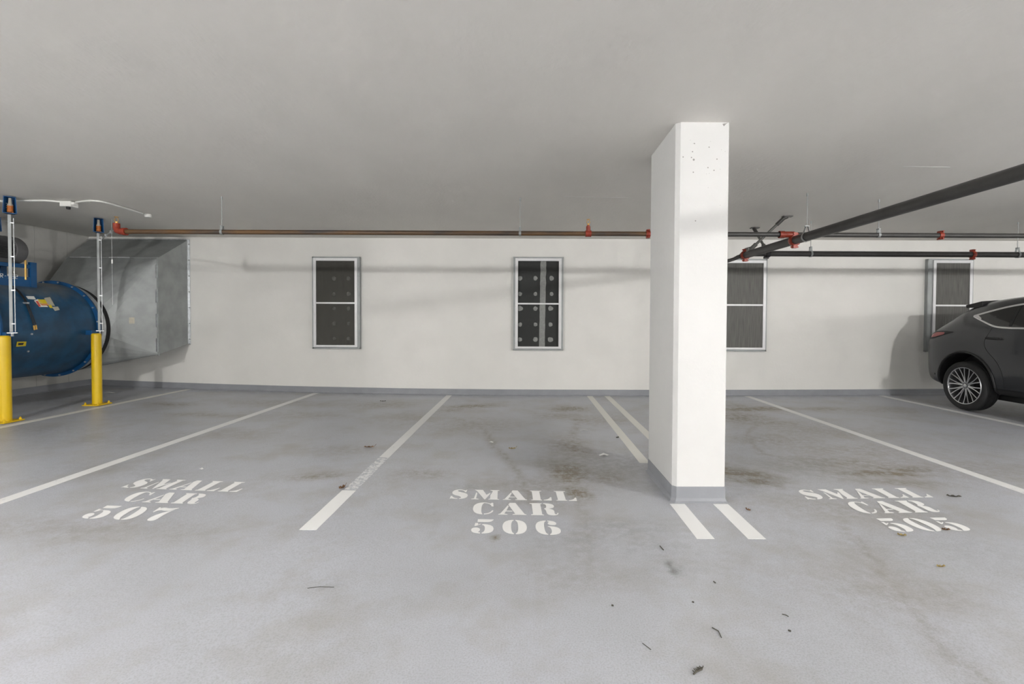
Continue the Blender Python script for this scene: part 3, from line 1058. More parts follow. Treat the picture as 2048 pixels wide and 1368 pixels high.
# flange angle on the wall and cleats on the seam
b = MB()
fw = .03
b.bb((xr - .006, DW - .035, zb), (xr + .006, DW, zt))
b.bb((xr, DW - .006, zb - .02), (xr + fw, DW, zt + .01))
b.bb((xl, DW - .05, zt - .006), (xr, DW - .03, zt + .012))
b.build('wall_flange', M['galv_b'], t)
for i in range(7):
    zz = zb + .08 + (zt - zb - .16) * i / 6
    MB().lathe([(0, -.012), (.009, -.01), (.011, 0)], (xr + .016, DW - .006, zz), (0, 1, 0), 8).build('bolt', M['galv'], t)
b = MB()
b.bb((a0.x - .008, yn - .018, a1.z - .02), (a0.x + .012, yn + .012, a0.z + .01))
b.box(((xl2 + a0.x) / 2, yn - .004, a0.z), (a0.x - xl2, .022, .012))
b.box(((xl2 + a0.x) / 2, yn - .004, a1.z), (a0.x - xl2, .022, .012))
b.build('seam_flange', M['galv'], t)
for i in range(4):
    z0_ = a1.z + .05 + i * .41
    MB().bb((a0.x - .026, yn - .03, z0_), (a0.x + .002, yn + .004, z0_ + .22)).build('seam_cleat', M['galv_b'], t)
for xx_ in (-7.45, -6.8):
    MB().bb((xx_ - .17, yn - .024, a0.z - .004), (xx_ + .17, yn + .004, a0.z + .012)).build('seam_cleat', M['galv_b'], t)
# crease stiffeners on the transition and a little label
lb = P(264, 641, 7.7)
o = MB()
pA_, pB_, pC_ = Vector(cor[0]), Vector(cor[3]), Vector(circ[0])
nrm = (pB_ - pA_).cross(pC_ - pA_).normalized()
if nrm.y > 0:
    nrm = -nrm
d = ray(264, 641)
tt = ((pA_ - Vector((0, 0, EYE))).dot(nrm)) / d.dot(nrm)
pp = Vector((0, 0, EYE)) + d * tt + nrm * .002
ax1 = (pA_ - pB_).normalized()
ax2 = nrm.cross(ax1).normalized()
q = [pp + ax1 * s1 * .05 + ax2 * s2 * .035 for s1, s2 in ((-1, -1), (1, -1), (1, 1), (-1, 1))]
o.add(q, [(0, 1, 2, 3)]).build('label_sticker', M['cream_lab'], t)

# fan --------------------------------------------------------------------
Y0, Y1 = 5.90, 7.26
RB = .685
fan = thing('duct_fan', 'big blue cylindrical duct fan hung under the ceiling beside the wall', 'fan', (FC.x, 6.5, FC.z))
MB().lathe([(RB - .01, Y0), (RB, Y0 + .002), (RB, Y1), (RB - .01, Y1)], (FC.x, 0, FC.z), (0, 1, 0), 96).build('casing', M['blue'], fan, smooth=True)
cas = fan.children[0]
for yy in (Y0, Y1):
    fl = MB().lathe([(RB, -.012), (RB + .048, -.012), (RB + .048, .012), (RB, .012)], (FC.x, yy, FC.z), (0, 1, 0), 96, closed=True).build('flange', M['blue_b'], fan, smooth=True)
    for i in range(20):
        a = 2 * PI * (i + .5) / 20
        c_ = (FC.x + (RB + .028) * math.cos(a), yy - .02, FC.z + (RB + .028) * math.sin(a))
        MB().lathe([(0, -.008), (.012, -.006), (.013, .008)], c_, (0, 1, 0), 6).build('flange_bolt', M['galv_b'], fl)
MB().lathe([(RB - .03, Y1 + .012), (RB + .004, Y1 + .02), (RB - .012, Y1 + .05), (RB - .008, Y1 + .08)], (FC.x, 0, FC.z), (0, 1, 0), 96).build('flexible_connector', M['black'], fan, smooth=True)
MB().lathe([(RB - .025, Y1 + .08), (RB + .004, Y1 + .08), (RB + .004, Y1 + .15), (RB - .025, Y1 + .15)], (FC.x, 0, FC.z), (0, 1, 0), 96).build('clamp_band', M['galv_b'], fan, smooth=True)
MB().lathe([(RB - .02, Y1 + .15), (RB + .002, Y1 + .16), (RB - .01, Y1 + .20), (rcz + .004, yc - .004)], (FC.x, 0, FC.z), (0, 1, 0), 96).build('flexible_connector', M['black'], fan, smooth=True)
# inlet duct towards the viewpoint
MB().lathe([(RB - .02, 4.6), (RB - .005, 4.6), (RB - .005, Y0 - .05), (RB + .02, Y0 - .045), (RB + .02, Y0 - .014), (RB - .02, Y0 - .014)], (FC.x, 0, FC.z), (0, 1, 0), 96).build('inlet_duct', M['galv'], fan, smooth=True)


def cylpt(px_, py_, off=.004):
    """picture ray onto the casing"""
    d_ = ray(px_, py_)
    R_ = RB + off
    ox, oz = -FC.x, EYE - FC.z
    A = d_.x ** 2 + d_.z ** 2
    Bq = 2 * (ox * d_.x + oz * d_.z)
    C_ = ox * ox + oz * oz - R_ * R_
    disc = Bq * Bq - 4 * A * C_
    tt_ = (-Bq - math.sqrt(max(disc, 0))) / (2 * A)
    return Vector((d_.x * tt_, d_.y * tt_, EYE + d_.z * tt_))


def sticker(quad, m_, name='label_sticker', off=.004, parent=None):
    """quad of picture corners laid onto the casing"""
    b_ = MB()
    n_ = 8
    (ax_, ay_), (bx_, by_), (cx_, cy_), (dx_, dy_) = quad
    vs__ = []
    for j in range(n_ + 1):
        v_ = j / n_
        for i in range(n_ + 1):
            u_ = i / n_
            x_ = (ax_ * (1 - u_) + bx_ * u_) * (1 - v_) + (dx_ * (1 - u_) + cx_ * u_) * v_
            y_ = (ay_ * (1 - u_) + by_ * u_) * (1 - v_) + (dy_ * (1 - u_) + cy_ * u_) * v_
            vs__.append(cylpt(x_, y_, off))
    b_.add(vs__, [(j * (n_ + 1) + i, j * (n_ + 1) + i + 1, (j + 1) * (n_ + 1) + i + 1, (j + 1) * (n_ + 1) + i) for j in range(n_) for i in range(n_)])
    return b_.build(name, m_, parent or cas)


sticker([(51.5, 592), (68, 592.5), (72, 599), (56, 598)], M['white'])
s0 = sticker([(68, 601), (76, 598), (97, 614), (79, 614)], M['paper'])
sticker([(71, 602), (76, 602), (82, 613), (78, 613.5)], M['red_lab'], 'warning_print', .006, s0)
sticker([(75, 599), (90, 599), (95, 607), (80, 607)], M['yel_lab'])
sticker([(79, 607), (95, 607), (98, 611), (84, 611)], mat('orange_print', (.7, .3, .12), .5), 'warning_print', .007, s0)
sticker([(88, 596), (100, 594), (110, 612), (96, 610)], M['cream_lab'])
sticker([(96, 610), (102, 609), (106, 616), (100, 616)], M['yel_lab'])
sticker([(104, 614), (116, 613), (119.5, 619.5), (110, 622)], M['cream_lab'])
s1 = sticker([(34, 683.5), (53, 683), (51.5, 692), (32, 693.5)], M['yel_lab'], 'label_sticker', .010)
sticker([(37, 686), (48, 685.5), (46, 690), (36, 690.5)], M['dark_lab'], 'warning_print', .012, s1)
sticker([(22, 661), (34, 661), (33, 668), (23, 668)], M['blue_b'], 'lifting_pad', .02)
for pts in ([(24, 572), (36, 583), (47, 597), (55, 614), (62, 633), (68, 651)], [(28, 574), (40, 584), (50, 597), (58, 613), (65, 631), (71.5, 649)]):
    MB().tube([cylpt(x_, y_, .02) for x_, y_ in pts], .006, 8).build('grease_line', M['black'], fan, smooth=True)
for pts in ([(67.5, 651), (69, 660)], [(71.5, 650), (73, 659)]):
    MB().tube([cylpt(*pts[0], .02), cylpt(*pts[1], .02)], .010, 8).build('brass_fitting', M['brass'], fan, smooth=True)
c1 = cylpt(52, 606, .02)
MB().box(c1, (.06, .03, .02)).build('cable_clip', M['galv_b'], fan)
for bx_, by_ in ((62, 668), (55, 702)):
    c1 = cylpt(bx_, by_, .0)
    nr = Vector((c1.x - FC.x, 0, c1.z - FC.z)).normalized()
    MB().lathe([(0, .018), (.012, .016), (.014, 0)], c1, nr, 8).build('bolt', M['galv_b'], fan)
# access plate on the casing
sticker([(24, 662), (66, 662), (60, 712), (26, 712)], M['blue'], 'access_plate', .006)
# side lugs where the hangers bolt on
for yy, s_ in ((5.95, 1), (7.12, 1)):
    xx_ = FC.x + s_ * (RB + .04)
    MB().box((xx_, yy, 1.17), (.10, .10, .07)).build('hanger_lug', M['blue_b'], fan, bevel=.004)

# motor platform and motor
b = MB()
XS = -6.93
zt_, zb_ = 2.14, 1.86
for xs_ in (XS, XS - .42):
    b.bb((xs_ - .01, 5.85, zt_ - .07), (xs_ + .01, 6.70, zt_ - .02))
    b.bb((xs_ - .01, 5.85, zb_ - .06), (xs_ + .01, 6.70, zb_ + .09))
    b.bb((xs_ - .02, 6.62, zb_ - .06), (xs_ + .02, 6.70, zt_ + .02))
    b.bb((xs_ - .02, 6.02, zb_ - .06), (xs_ + .02, 6.12, zt_ + .02))
b.bb((XS - .42, 5.85, zt_ - .035), (XS, 6.66, zt_ - .015))
pf = b.build('motor_platform', M['blue_b'], fan)
b = MB()
b.tube([(XS + .01, 6.56, zb_ + .05), (XS + .01, 6.56, zt_ + .04)], .012, 8)
b.build('adjusting_bolt', M['brass'], pf)
# small white stamped characters on the platform side
b = MB()
for i, ch_ in enumerate('WR-532'):
    y_ = 6.20 + i * .045
    z_ = zb_ + .055
    segs = {'W': [(0, 1, .25, 0), (.25, 0, .5, .7), (.5, .7, .75, 0), (.75, 0, 1, 1)], 'R': [(0, 0, 0, 1), (0, 1, 1, 1), (1, 1, 1, .5), (1, .5, 0, .5), (.3, .5, 1, 0)], '-': [(.2, .5, .8, .5)],
            '5': [(1, 1, 0, 1), (0, 1, 0, .5), (0, .5, 1, .5), (1, .5, 1, 0), (1, 0, 0, 0)], '3': [(0, 1, 1, 1), (1, 1, 1, 0), (0, .5, 1, .5), (0, 0, 1, 0)],
            '2': [(0, 1, 1, 1), (1, 1, 1, .5), (1, .5, 0, .5), (0, .5, 0, 0), (0, 0, 1, 0)]}[ch_]
    for (u0, v0, u1, v1) in segs:
        b.tube([(XS + .012, y_ + u0 * .028, z_ + v0 * .05), (XS + .012, y_ + u1 * .028, z_ + v1 * .05)], .003, 5)
b.build('stamped_code', M['white'], pf)
MC = Vector((-7.05, 0, 2.30))
b = MB()
nf = 44
prof = []
for i in range(nf * 2):
    a = 2 * PI * i / (nf * 2)
    r = .185 if i % 2 else .158
    prof.append((MC.x + r * math.cos(a), MC.z + r * math.sin(a)))
b.prism(prof, .62, Matrix(((1, 0, 0, 0), (0, 0, -1, 6.42), (0, 1, 0, 0), (0, 0, 0, 1))))
mo = b.build('motor', M['motor'], fan)
MB().lathe([(0, 6.58), (.10, 6.58), (.17, 6.565), (.19, 6.53), (.19, 6.41), (.15, 6.40), (0, 6.40)], (MC.x, 0, MC.z), (0, 1, 0), 40).build('fan_cowl', mat('cowl_grey', (.14, .14, .145), .5, .1, noise_amt=.1), mo, smooth=True)
b = MB()
for xx_ in (-.12, .12):
    b.bb((MC.x + xx_ - .03, 5.9, zt_ - .02), (MC.x + xx_ + .03, 6.38, zt_ + .03))
b.build('motor_feet', M['motor'], mo)


# spring hangers ---------------------------------------------------------
def spring_hanger(x, y, zend, label, digit=None):
    t_ = thing('spring_hanger', label, 'hanger', (x, y, ZC), 'spring hangers of the blue fan')
    RT = Matrix.Translation((x, y, 0)) @ Matrix.Rotation(math.radians(42), 4, 'Z') @ Matrix.Translation((-x, -y, 0))

    def bd(b__, *a_, **k__):
        b__.v = [RT @ Vector(p) for p in b__.v]
        return b__.build(*a_, **k__)
    w_, h_, dp = .115, .205, .10
    top, bot = ZC - .008, ZC - .008 - h_
    b_ = MB()
    b_.bb((x - w_ * .3, y + dp / 2 - .006, bot), (x + w_ * .3, y + dp / 2, top))
    for s_ in (-1, 1):
        # cheeks flare outwards and towards the foot
        o_ = [(x + s_ * w_ * .22, y + dp / 2, top), (x + s_ * w_ * .26, y + dp / 2, bot), (x + s_ * w_ * .54, y - dp / 2, bot), (x + s_ * w_ * .46, y - dp / 2, top)]
        i_ = [(p[0] - s_ * .006, p[1], p[2]) for p in o_]
        b_.add(o_ + i_, [(0, 1, 2, 3), (4, 7, 6, 5), (0, 3, 7, 4), (1, 5, 6, 2), (2, 6, 7, 3), (0, 4, 5, 1)])
    for z_, k1, k2 in ((top - .006, .22, .46), (bot, .26, .54)):
        pl = [(x - w_ * k2, y - dp / 2), (x + w_ * k2, y - dp / 2), (x + w_ * k1, y + dp / 2), (x - w_ * k1, y + dp / 2)]
        b_.prism(pl, .006, Matrix.Translation((0, 0, z_)))
    br = bd(b_, 'bracket', M['blue_b'], t_)
    b_ = MB()
    pts = [(x + .022 * math.cos(2 * PI * i / 14), y - .01 + .022 * math.sin(2 * PI * i / 14), bot + .015 + .08 * i / 84) for i in range(85)]
    b_.tube(pts, .0075, 6)
    bd(b_, 'spring', M['orange'], t_, smooth=True)
    b_ = MB()
    b_.lathe([(0, 0), (.028, 0), (.028, .012), (.018, .03), (.013, .095), (0, .095)], (x, y - .01, bot + .095), (0, 0, 1), 14)
    bd(b_, 'spring_cup', M['cup'], t_, smooth=True)
    bd(MB().tube([(x, y, ZC - .001), (x, y, ZC - .010)], .02, 8), 'ceiling_anchor', M['galv_b'], t_)
    bd(MB().tube([(x + .026, y - .01, bot - .05), (x + .026, y - .01, zend + .0)], .005, 10), 'rod', M['galv_b'], t_)
    b_ = MB()
    zt__ = bot - .012
    cx_ = x - .008
    b_.bb((cx_ - .014, y - .021, zend), (cx_ + .014, y - .018, zt__))
    b_.bb((cx_ - .014, y - .02, zend), (cx_ - .011, y + .02, zt__))
    b_.bb((cx_ + .011, y - .02, zend), (cx_ + .014, y + .02, zt__))
    bd(b_, 'strut_channel', M['galv'], t_)
    for i in range(4):
        zz = zend + .1 + (zt__ - zend - .2) * i / 3
        bd(MB().box((x + .015, y - .024, zz), (.034, .010, .014)), 'rod_clip', M['galv_b'], t_)
    b_ = MB()
    b_.box((x, y, zend - .012), (.09, .05, .010))
    b_.lathe([(0, -.02), (.014, -.02), (.014, .02), (0, .02)], (x, y - .01, zend - .035), (0, 0, 1), 6)
    bd(b_, 'foot_plate', M['galv_b'], t_)
    if digit:
        b_ = MB()
        pl = [(0, .05), (.022, .05), (.022, .026), (.006, .026), (.022, .026), (.022, 0), (0, 0)]
        e0_, e1_ = Vector((x - w_ * .24 + .008, y + dp / 2, 0)), Vector((x - w_ * .50 + .008, y - dp / 2, 0))
        dr = (e0_ - e1_).normalized()
        tr = [e1_ + dr * (.05 + u * 1.5) + Vector((.002, 0, bot + .075 + v)) for u, v in pl]
        for q0_, q1_ in zip(tr, tr[1:]):
            b_.tube([q0_, q1_], .003, 5)
        bd(b_, 'painted_numeral', M['white'], br)
    return t_


h1 = P(16, 393, 5.81)
spring_hanger(h1.x - .04, 5.81 + .06, P(20, 664, 5.81).z, 'blue bracket with orange spring and long strut, the nearer one by the motor', True)
h2 = P(197, 440, 7.12)
spring_hanger(h2.x, 7.12, P(203, 660, 7.12).z, 'blue bracket with orange spring and long strut in front of the duct')
spring_hanger(-7.86, 7.05, 2.0, 'blue spring bracket between the fan and the side wall, partly behind the nearest strut')

# thin tagged wire and strap beside the far hanger
t = thing('hanger_wire', 'thin wire with a white tag hanging from the ceiling in front of the duct', 'wire', (P(223, 440, 7.2).x, 7.2, ZC))
q0, q1 = P(223, 441, 7.2), P(223, 610, 7.2)
q0.z = ZC
q1.x = q0.x
MB().tube([q0, q1], .0028, 6).build('wire', M['galv_b'], t)
q = P(223, 523, 7.2)
MB().tube([(q0.x, 7.2, q.z - .03), (q0.x, 7.2, q.z + .03)], .011, 8).build('tag', M['paper'], t)
b = MB()
pts = [P(204, 478, 6.98), P(212, 471, 6.7), P(222, 464, 6.3), P(232, 459, YA)]
for i in range(3):
    b.tube([pts[i], pts[i + 1]], .008, 8)
    b.box(pts[i + 1], (.02, .02, .035))
tag(b.build('brace_strap', M['galv_b'], None, base=pts[0]), 'thin perforated strap from the far strut to the red elbow', 'strap')

# conduit with junction box ----------------------------------------------
zz = ZC - .0125
t = thing('conduit', 'white surface conduit curving across the ceiling from the fan to a small box', 'conduit', PZ(138, 405, ZC))
jb = PZ(138, 402, ZC)
pts = [PZ(x_, y_, zz) for x_, y_ in ((-60, 404), (0, 402), (30, 401), (60, 400.5), (90, 400.5), (110, 402), (124, 403.5))]
MB().tube(pts, .012, 10).build('conduit_run', M['white'], t, smooth=True)
pts = [PZ(x_, y_, zz) for x_, y_ in ((152, 404), (165, 402), (180, 400.5), (200, 402), (220, 406.5), (242, 413), (262, 419), (285, 426.5))]
MB().tube(pts, .012, 10).build('conduit_run', M['white'], t, smooth=True)
q = PZ(138, 403, ZC)
bx = MB().box((q.x, q.y, ZC - .035), (.14, .11, .07)).build('junction_box', M['white'], t, bevel=.006)
MB().lathe([(0, -.03), (.022, -.03), (.024, 0)], (q.x + .01, q.y - .02, ZC - .07), (0, 0, 1), 12).build('sensor_eye', M['black'], bx)
MB().box((q.x + .085, q.y - .02, ZC - .03), (.04, .045, .03)).build('connector', M['white'], bx)
q = PZ(296, 428, ZC)
MB().lathe([(0, 0), (.04, 0), (.045, -.02), (.04, -.045), (0, -.05)], (q.x, q.y, ZC), (0, 0, 1), 16).build('end_box', M['white'], t, smooth=True)
for x_, y_ in ((60, 400.5), (176, 401), (262, 419)):
    q = PZ(x_, y_, ZC)
    MB().box((q.x, q.y, ZC - .010), (.02, .05, .02)).build('conduit_clip', M['white'], t)


# ---------------------------------------------------------------- bollards
def bollard(px_, py_, topy, r, label):
    c_ = F(px_, py_)
    c_.y += r
    c_.x = PX(px_, py_, c_.x).x / PX(px_, py_, c_.x).y * c_.y
    h_ = P(px_, topy, c_.y - r * .3).z - zf(c_.x)
    z_ = zf(c_.x)
    t_ = thing('bollard', label, 'bollard', (c_.x, c_.y, z_), 'yellow steel bollards guarding the fan')
    MB().lathe([(0, 0), (r, 0), (r, h_ - .035), (r * .97, h_ - .018), (r * .88, h_ - .006), (r * .7, h_), (0, h_)], (c_.x, c_.y, z_ + .010), (0, 0, 1), 40).build('post', M['yellow'], t_, smooth=True)
    s_ = .12
    MB().box((c_.x, c_.y, z_ + .008), (2 * s_, 2 * s_, .014)).build('base_plate', M['yellow'], t_, bevel=.003)
    for sx in (-1, 1):
        for sy in (-1, 1):
            MB().lathe([(0, .032), (.008, .032), (.008, .02), (.014, .018), (.014, 0)], (c_.x + sx * .092, c_.y + sy * .092, z_ + .015), (0, 0, 1), 8).build('anchor_bolt', M['yellow'], t_)
    return t_


bollard(194.5, 811, 668, .060, 'yellow steel bollard nearer the far wall, in front of the duct')
bollard(10, 846.5, 673, .064, 'yellow steel bollard nearest the fan motor, cut by the photo edge')

# ---------------------------------------------------------------- car
XC = 7.56       # centre line
YR = 8.10       # rear end
SX = 6.62
ZG = zf(XC) - .002
ST = [  # u, lower scale, (d,z) belt, (d,z) rail, z centre, bottom z
    (0.00, .70, .52, 1.02, .42, 1.05, 1.06, .42), (.05, .83, .68, 1.13, .58, 1.165, 1.18, .36), (.18, .93, .79, 1.20, .66, 1.235, 1.25, .33), (.38, .98, .85, 1.25, .69, 1.36, 1.39, .30),
    (.65, 1, .885, 1.26, .69, 1.56, 1.63, .28), (1.0, 1.0, .895, 1.27, .68, 1.64, 1.71, .28), (1.5, 1, .90, 1.26, .69, 1.68, 1.75, .28), (2.0, 1, .90, 1.24, .69, 1.69, 1.76, .28),
    (2.6, 1, .90, 1.21, .67, 1.60, 1.69, .28), (3.1, 1, .895, 1.17, .69, 1.33, 1.39, .28), (3.5, 1, .89, 1.10, .78, 1.14, 1.18, .28), (4.0, .99, .87, 1.0, .74, 1.07, 1.11, .28),
    (4.4, .95, .80, .88, .68, .96, 1.0, .26), (4.62, .82, .66, .74, .55, .80, .84, .28), (4.7, .70, .5, .62, .4, .68, .72, .34)]


def car_body():
    rows_ = []
    for u, k_, bd, bz, rd, rz, cz, z0_ in ST:
        half = [(0, z0_), (.55 * k_, z0_), (.82 * k_, z0_ + .02), (.905 * k_, z0_ + .10), (.925 * k_, .62), (.93 * k_, min(.92, bz - .08)), (.92 * k_, min(1.06, bz - .03)), (bd, bz), (rd, rz), (rd * .72, (rz + cz * 2) / 3 + .01), (0, cz)]
        full = [(-d, z) for d, z in half] + [(d, z) for d, z in half[-2:0:-1]]
        rows_.append([(XC + d, YR - u, z + ZG) for d, z in full])
    n_ = len(rows_[0])
    b_ = MB()
    b_.add([p for r_ in rows_ for p in r_], [(i * n_ + j, i * n_ + (j + 1) % n_, (i + 1) * n_ + (j + 1) % n_, (i + 1) * n_ + j) for i in range(len(rows_) - 1) for j in range(n_)]
           + [tuple(range(n_)), tuple((len(rows_) - 1) * n_ + j for j in range(n_))])
    return b_


RW = .372
YW = PX(1923.4, 771, SX).y
YW2 = YW - 2.69
ZW = ZG + RW + .002
car = thing('car', 'dark grey SUV parked nose out by the far wall, rear wheel and rear window showing', 'car', (XC, YW - 1.3, ZG))
tmp = car_body().build('body_cage', M['paint'])
md = tmp.modifiers.new('s', 'SUBSURF')
md.levels = 3
cut = []
for yy in (YW, YW2):
    for s_ in (-1, 1):
        b = MB()
        xo, xi = XC + s_ * 1.3, XC + s_ * .60
        b.tube([(xo, yy, ZW + .045), (xi, yy, ZW + .045)], .455, 48)
        c_ = b.build('cutter', M['clad'])
        cut.append(c_)
        md = tmp.modifiers.new('b', 'BOOLEAN')
        md.operation = 'DIFFERENCE'
        md.solver = 'EXACT'
        md.object = c_
        try:
            md.material_mode = 'TRANSFER'
        except Exception:
            pass
bpy.context.view_layer.update()
dg = bpy.context.evaluated_depsgraph_get()
me = bpy.data.meshes.new_from_object(tmp.evaluated_get(dg))
bvh = BVHTree.FromPolygons([v.co.copy() for v in me.vertices], [tuple(p.vertices) for p in me.polygons])
me.transform(Matrix.Translation(-Vector(car.location)))
me.name = 'body'
body = bpy.data.objects.new('body', me)
COL.objects.link(body)
body.parent = car
me.polygons.foreach_set('use_smooth', [True] * len(me.polygons))
me.set_sharp_from_angle(angle=math.radians(35))
for o in cut + [tmp]:
    bpy.data.objects.remove(o, do_unlink=True)


def on_side(y, z, off=.003, s_=-1):
    hit = bvh.ray_cast(Vector((XC + s_ * 3, y, z)), Vector((-s_, 0, 0)))
    if hit[0] is None:
        return None
    return hit[0] + hit[1] * off if hit[1].dot(Vector((s_, 0, 0))) > 0 else hit[0] - hit[1] * off


def lerp_poly(pl, x):
    for (x0_, y0_), (x1_, y1_) in zip(pl, pl[1:]):
        if min(x0_, x1_) <= x <= max(x0_, x1_):
            tt_ = (x - x0_) / (x1_ - x0_) if x1_ != x0_ else 0
            return y0_ + (y1_ - y0_) * tt_
    return pl[-1][1]


def skin(lo, up, n_, m_, off, s_):
    """patch between two curves z(y) laid on the car side"""
    y0_, y1_ = lo[0][0], lo[-1][0]
    vs__ = []
    for i in range(n_ + 1):
        y_ = y0_ + (y1_ - y0_) * i / n_
        a_, c_ = lerp_poly(lo, y_), lerp_poly(up, y_)
        for j in range(m_ + 1):
            p = on_side(y_, a_ + (c_ - a_) * j / m_, off, s_)
            vs__.append(p if p is not None else Vector((XC, y_, a_)))
    return MB().add(vs__, [(i * (m_ + 1) + j, i * (m_ + 1) + j + 1, (i + 1) * (m_ + 1) + j + 1, (i + 1) * (m_ + 1) + j) for i in range(n_) for j in range(m_)])


def smooth_pts(pts, k_=6):
    out = []
    P_ = [pts[0]] + list(pts) + [pts[-1]]
    for i in range(1, len(P_) - 2):
        p0, p1, p2, p3 = P_[i - 1], P_[i], P_[i + 1], P_[i + 2]
        for q_ in range(k_):
            s__ = q_ / k_
            out.append(tuple(.5 * ((2 * p1[a]) + (-p0[a] + p2[a]) * s__ + (2 * p0[a] - 5 * p1[a] + 4 * p2[a] - p3[a]) * s__ ** 2 + (-p0[a] + 3 * p1[a] - 3 * p2[a] + p3[a]) * s__ ** 3) for a in (0, 1)))
    out.append(tuple(pts[-1]))
    return out


LOW = smooth_pts([(7.20, 1.470), (7.0, 1.395), (6.80, 1.325), (6.60, 1.305), (6.3, 1.300), (5.6, 1.27), (5.0, 1.235), (4.72, 1.22)])
UPP = smooth_pts([(7.20, 1.475), (7.0, 1.535), (6.75, 1.60), (6.5, 1.64), (6.2, 1.655), (5.8, 1.63), (5.45, 1.53), (5.1, 1.38), (4.72, 1.222)])
for s_ in (-1, 1):
    skin(LOW, UPP, 60, 8, .004, s_).build('side_window', M['glass'], body, smooth=True)
    b = MB()
    for cv in (LOW, UPP):
        pts = [on_side(y, z, .006, s_) for y, z in cv]
        pts = [p for p in pts if p is not None]
        b.tube(pts, .014, 8, flat=.6)
    b.build('chrome_surround', M['chrome'], body, smooth=True)
    # thicker chrome wedge at the rear tip
    b = skin([(7.21, 1.472), (7.14, 1.443), (7.05, 1.41)], [(7.21, 1.476), (7.14, 1.49), (7.05, 1.44)], 8, 3, .009, s_)
    b.build('chrome_tip', M['chrome'], body)
    # door pillar trim inside the glass
    skin([(6.60, 1.33), (6.56, 1.33)], [(6.60, 1.61), (6.56, 1.61)], 2, 6, .007, s_).build('pillar_trim', M['clad'], body)
    skin([(5.66, 1.30), (5.58, 1.30)], [(5.66, 1.60), (5.58, 1.59)], 2, 6, .007, s_).build('pillar_trim', M['clad'], body)
    # tail lamp
    skin([(7.98, 1.10), (7.82, 1.12), (7.66, 1.17), (7.45, 1.225)], [(7.98, 1.18), (7.82, 1.235), (7.66, 1.245), (7.45, 1.235)], 12, 4, .006, s_).build('tail_lamp', M['clad'], body, smooth=True)
    skin([(7.90, 1.13), (7.78, 1.145), (7.60, 1.19)], [(7.90, 1.175), (7.78, 1.22), (7.60, 1.222)], 8, 3, .009, s_).build('tail_lens', M['lens'], body, smooth=True)
    # door seams
    for cv in ([(6.83, 1.31), (6.86, 1.22), (6.90, 1.10), (6.86, .98), (6.74, .86), (6.66, .74), (6.62, .6), (6.62, .45)], [(5.62, 1.26), (5.62, .9), (5.62, .45)], [(4.72, 1.2), (4.66, .9), (4.70, .45)]):
        pts = [on_side(y, z, .0, s_) for y, z in smooth_pts(cv)]
        MB().tube([p for p in pts if p is not None], .0035, 6).build('door_seam', M['black'], body)
    # handles
    for yh in (6.86, 5.78):
        p = on_side(yh, 1.155, .018, s_)
        q = on_side(yh - .20, 1.15, .018, s_)
        MB().tube([p + (p - q) * .02 + Vector((-s_ * .02, 0, 0)), p, p + (q - p) * .5, q, q - (p - q) * .02 + Vector((-s_ * .02, 0, 0))], [.008, .016, .017, .014, .008], 8).build('door_handle', M['clad'], body, smooth=True)
    # lower cladding along the sill
    skin([(YW - .47, .33), (YW2 + .47, .33)], [(YW - .47, .44), (YW2 + .47, .44)], 24, 3, .006, s_).build('sill_cladding', M['clad'], body, smooth=True)
    # arch lips
    for yy in (YW, YW2):
        b = MB()
        pts = []
        for i in range(41):
            a = math.radians(-18 + 216 * i / 40)
            p = on_side(yy + .472 * math.cos(a), ZW + .045 + .472 * math.sin(a), .002, s_)
            if p is not None:
                pts.append(p)
        b.tube(pts, .016, 8).build('arch_lip', M['clad'], body, smooth=True)
    # mirror
    MB().lathe([(0, -.1), (.07, -.08), (.09, 0), (.07, .08), (0, .1)], (XC + s_ * 1.0, 4.95, 1.28), (1, 0, 0), 16).build('wing_mirror', M['paint'], body, smooth=True)
# spoiler
b = MB()
sec = [(-.66, 0), (-.4, .012), (0, .018), (.4, .012), (.66, 0)]
vs_ = []
for dx, dz in sec:
    for (u, z) in ((.58, 1.575), (.57, 1.622), (.84, 1.675), (.86, 1.58)):
        vs_.append((XC + dx, YR - u - abs(dx) * .06, z + dz + ZG - abs(dx) * .02))
b.add(vs_, [(i * 4 + j, i * 4 + (j + 1) % 4, (i + 1) * 4 + (j + 1) % 4, (i + 1) * 4 + j) for i in range(4) for j in range(4)] + [(0, 1, 2, 3), (16, 17, 18, 19)])
b.build('roof_spoiler', M['clad'], body, bevel=.008)
# rear window on the liftgate
b = MB()
for i in range(9):
    for j in range(9):
        x_ = XC - .56 + 1.12 * i / 8
        z_ = ZG + 1.25 + .24 * j / 8
        hit = bvh.ray_cast(Vector((x_, YR + 3, z_)), Vector((0, -1, 0)))
        b.v.append(hit[0] + hit[1] * .004)
b.f = [(i * 9 + j, i * 9 + j + 1, (i + 1) * 9 + j + 1, (i + 1) * 9 + j) for i in range(8) for j in range(8)]
b.build('rear_window', M['glass'], body, smooth=True)
# windscreen
b = MB()
for i in range(9):
    for j in range(9):
        x_ = XC - .60 + 1.20 * i / 8
        z_ = ZG + 1.25 + .36 * j / 8
        hit = bvh.ray_cast(Vector((x_, YR - 8, z_)), Vector((0, 1, 0)))
        b.v.append(hit[0] + hit[1] * .004)
b.f = [(i * 9 + j, i * 9 + j + 1, (i + 1) * 9 + j + 1, (i + 1) * 9 + j) for i in range(8) for j in range(8)]
b.build('windscreen', M['glass'], body, smooth=True)
# rear bumper lower piece
b = MB()
for s_ in (-1, 1):
    pts = []
b.tube([(XC + d_, YR - u_, ZG + .50) for d_, u_ in ((-.86, .34), (-.78, .16), (-.62, .06), (-.3, .02), (0, .0), (.3, .02), (.62, .06), (.78, .16), (.86, .34))], .028, 10)
b.build('bumper_trim', M['clad'], body, smooth=True)


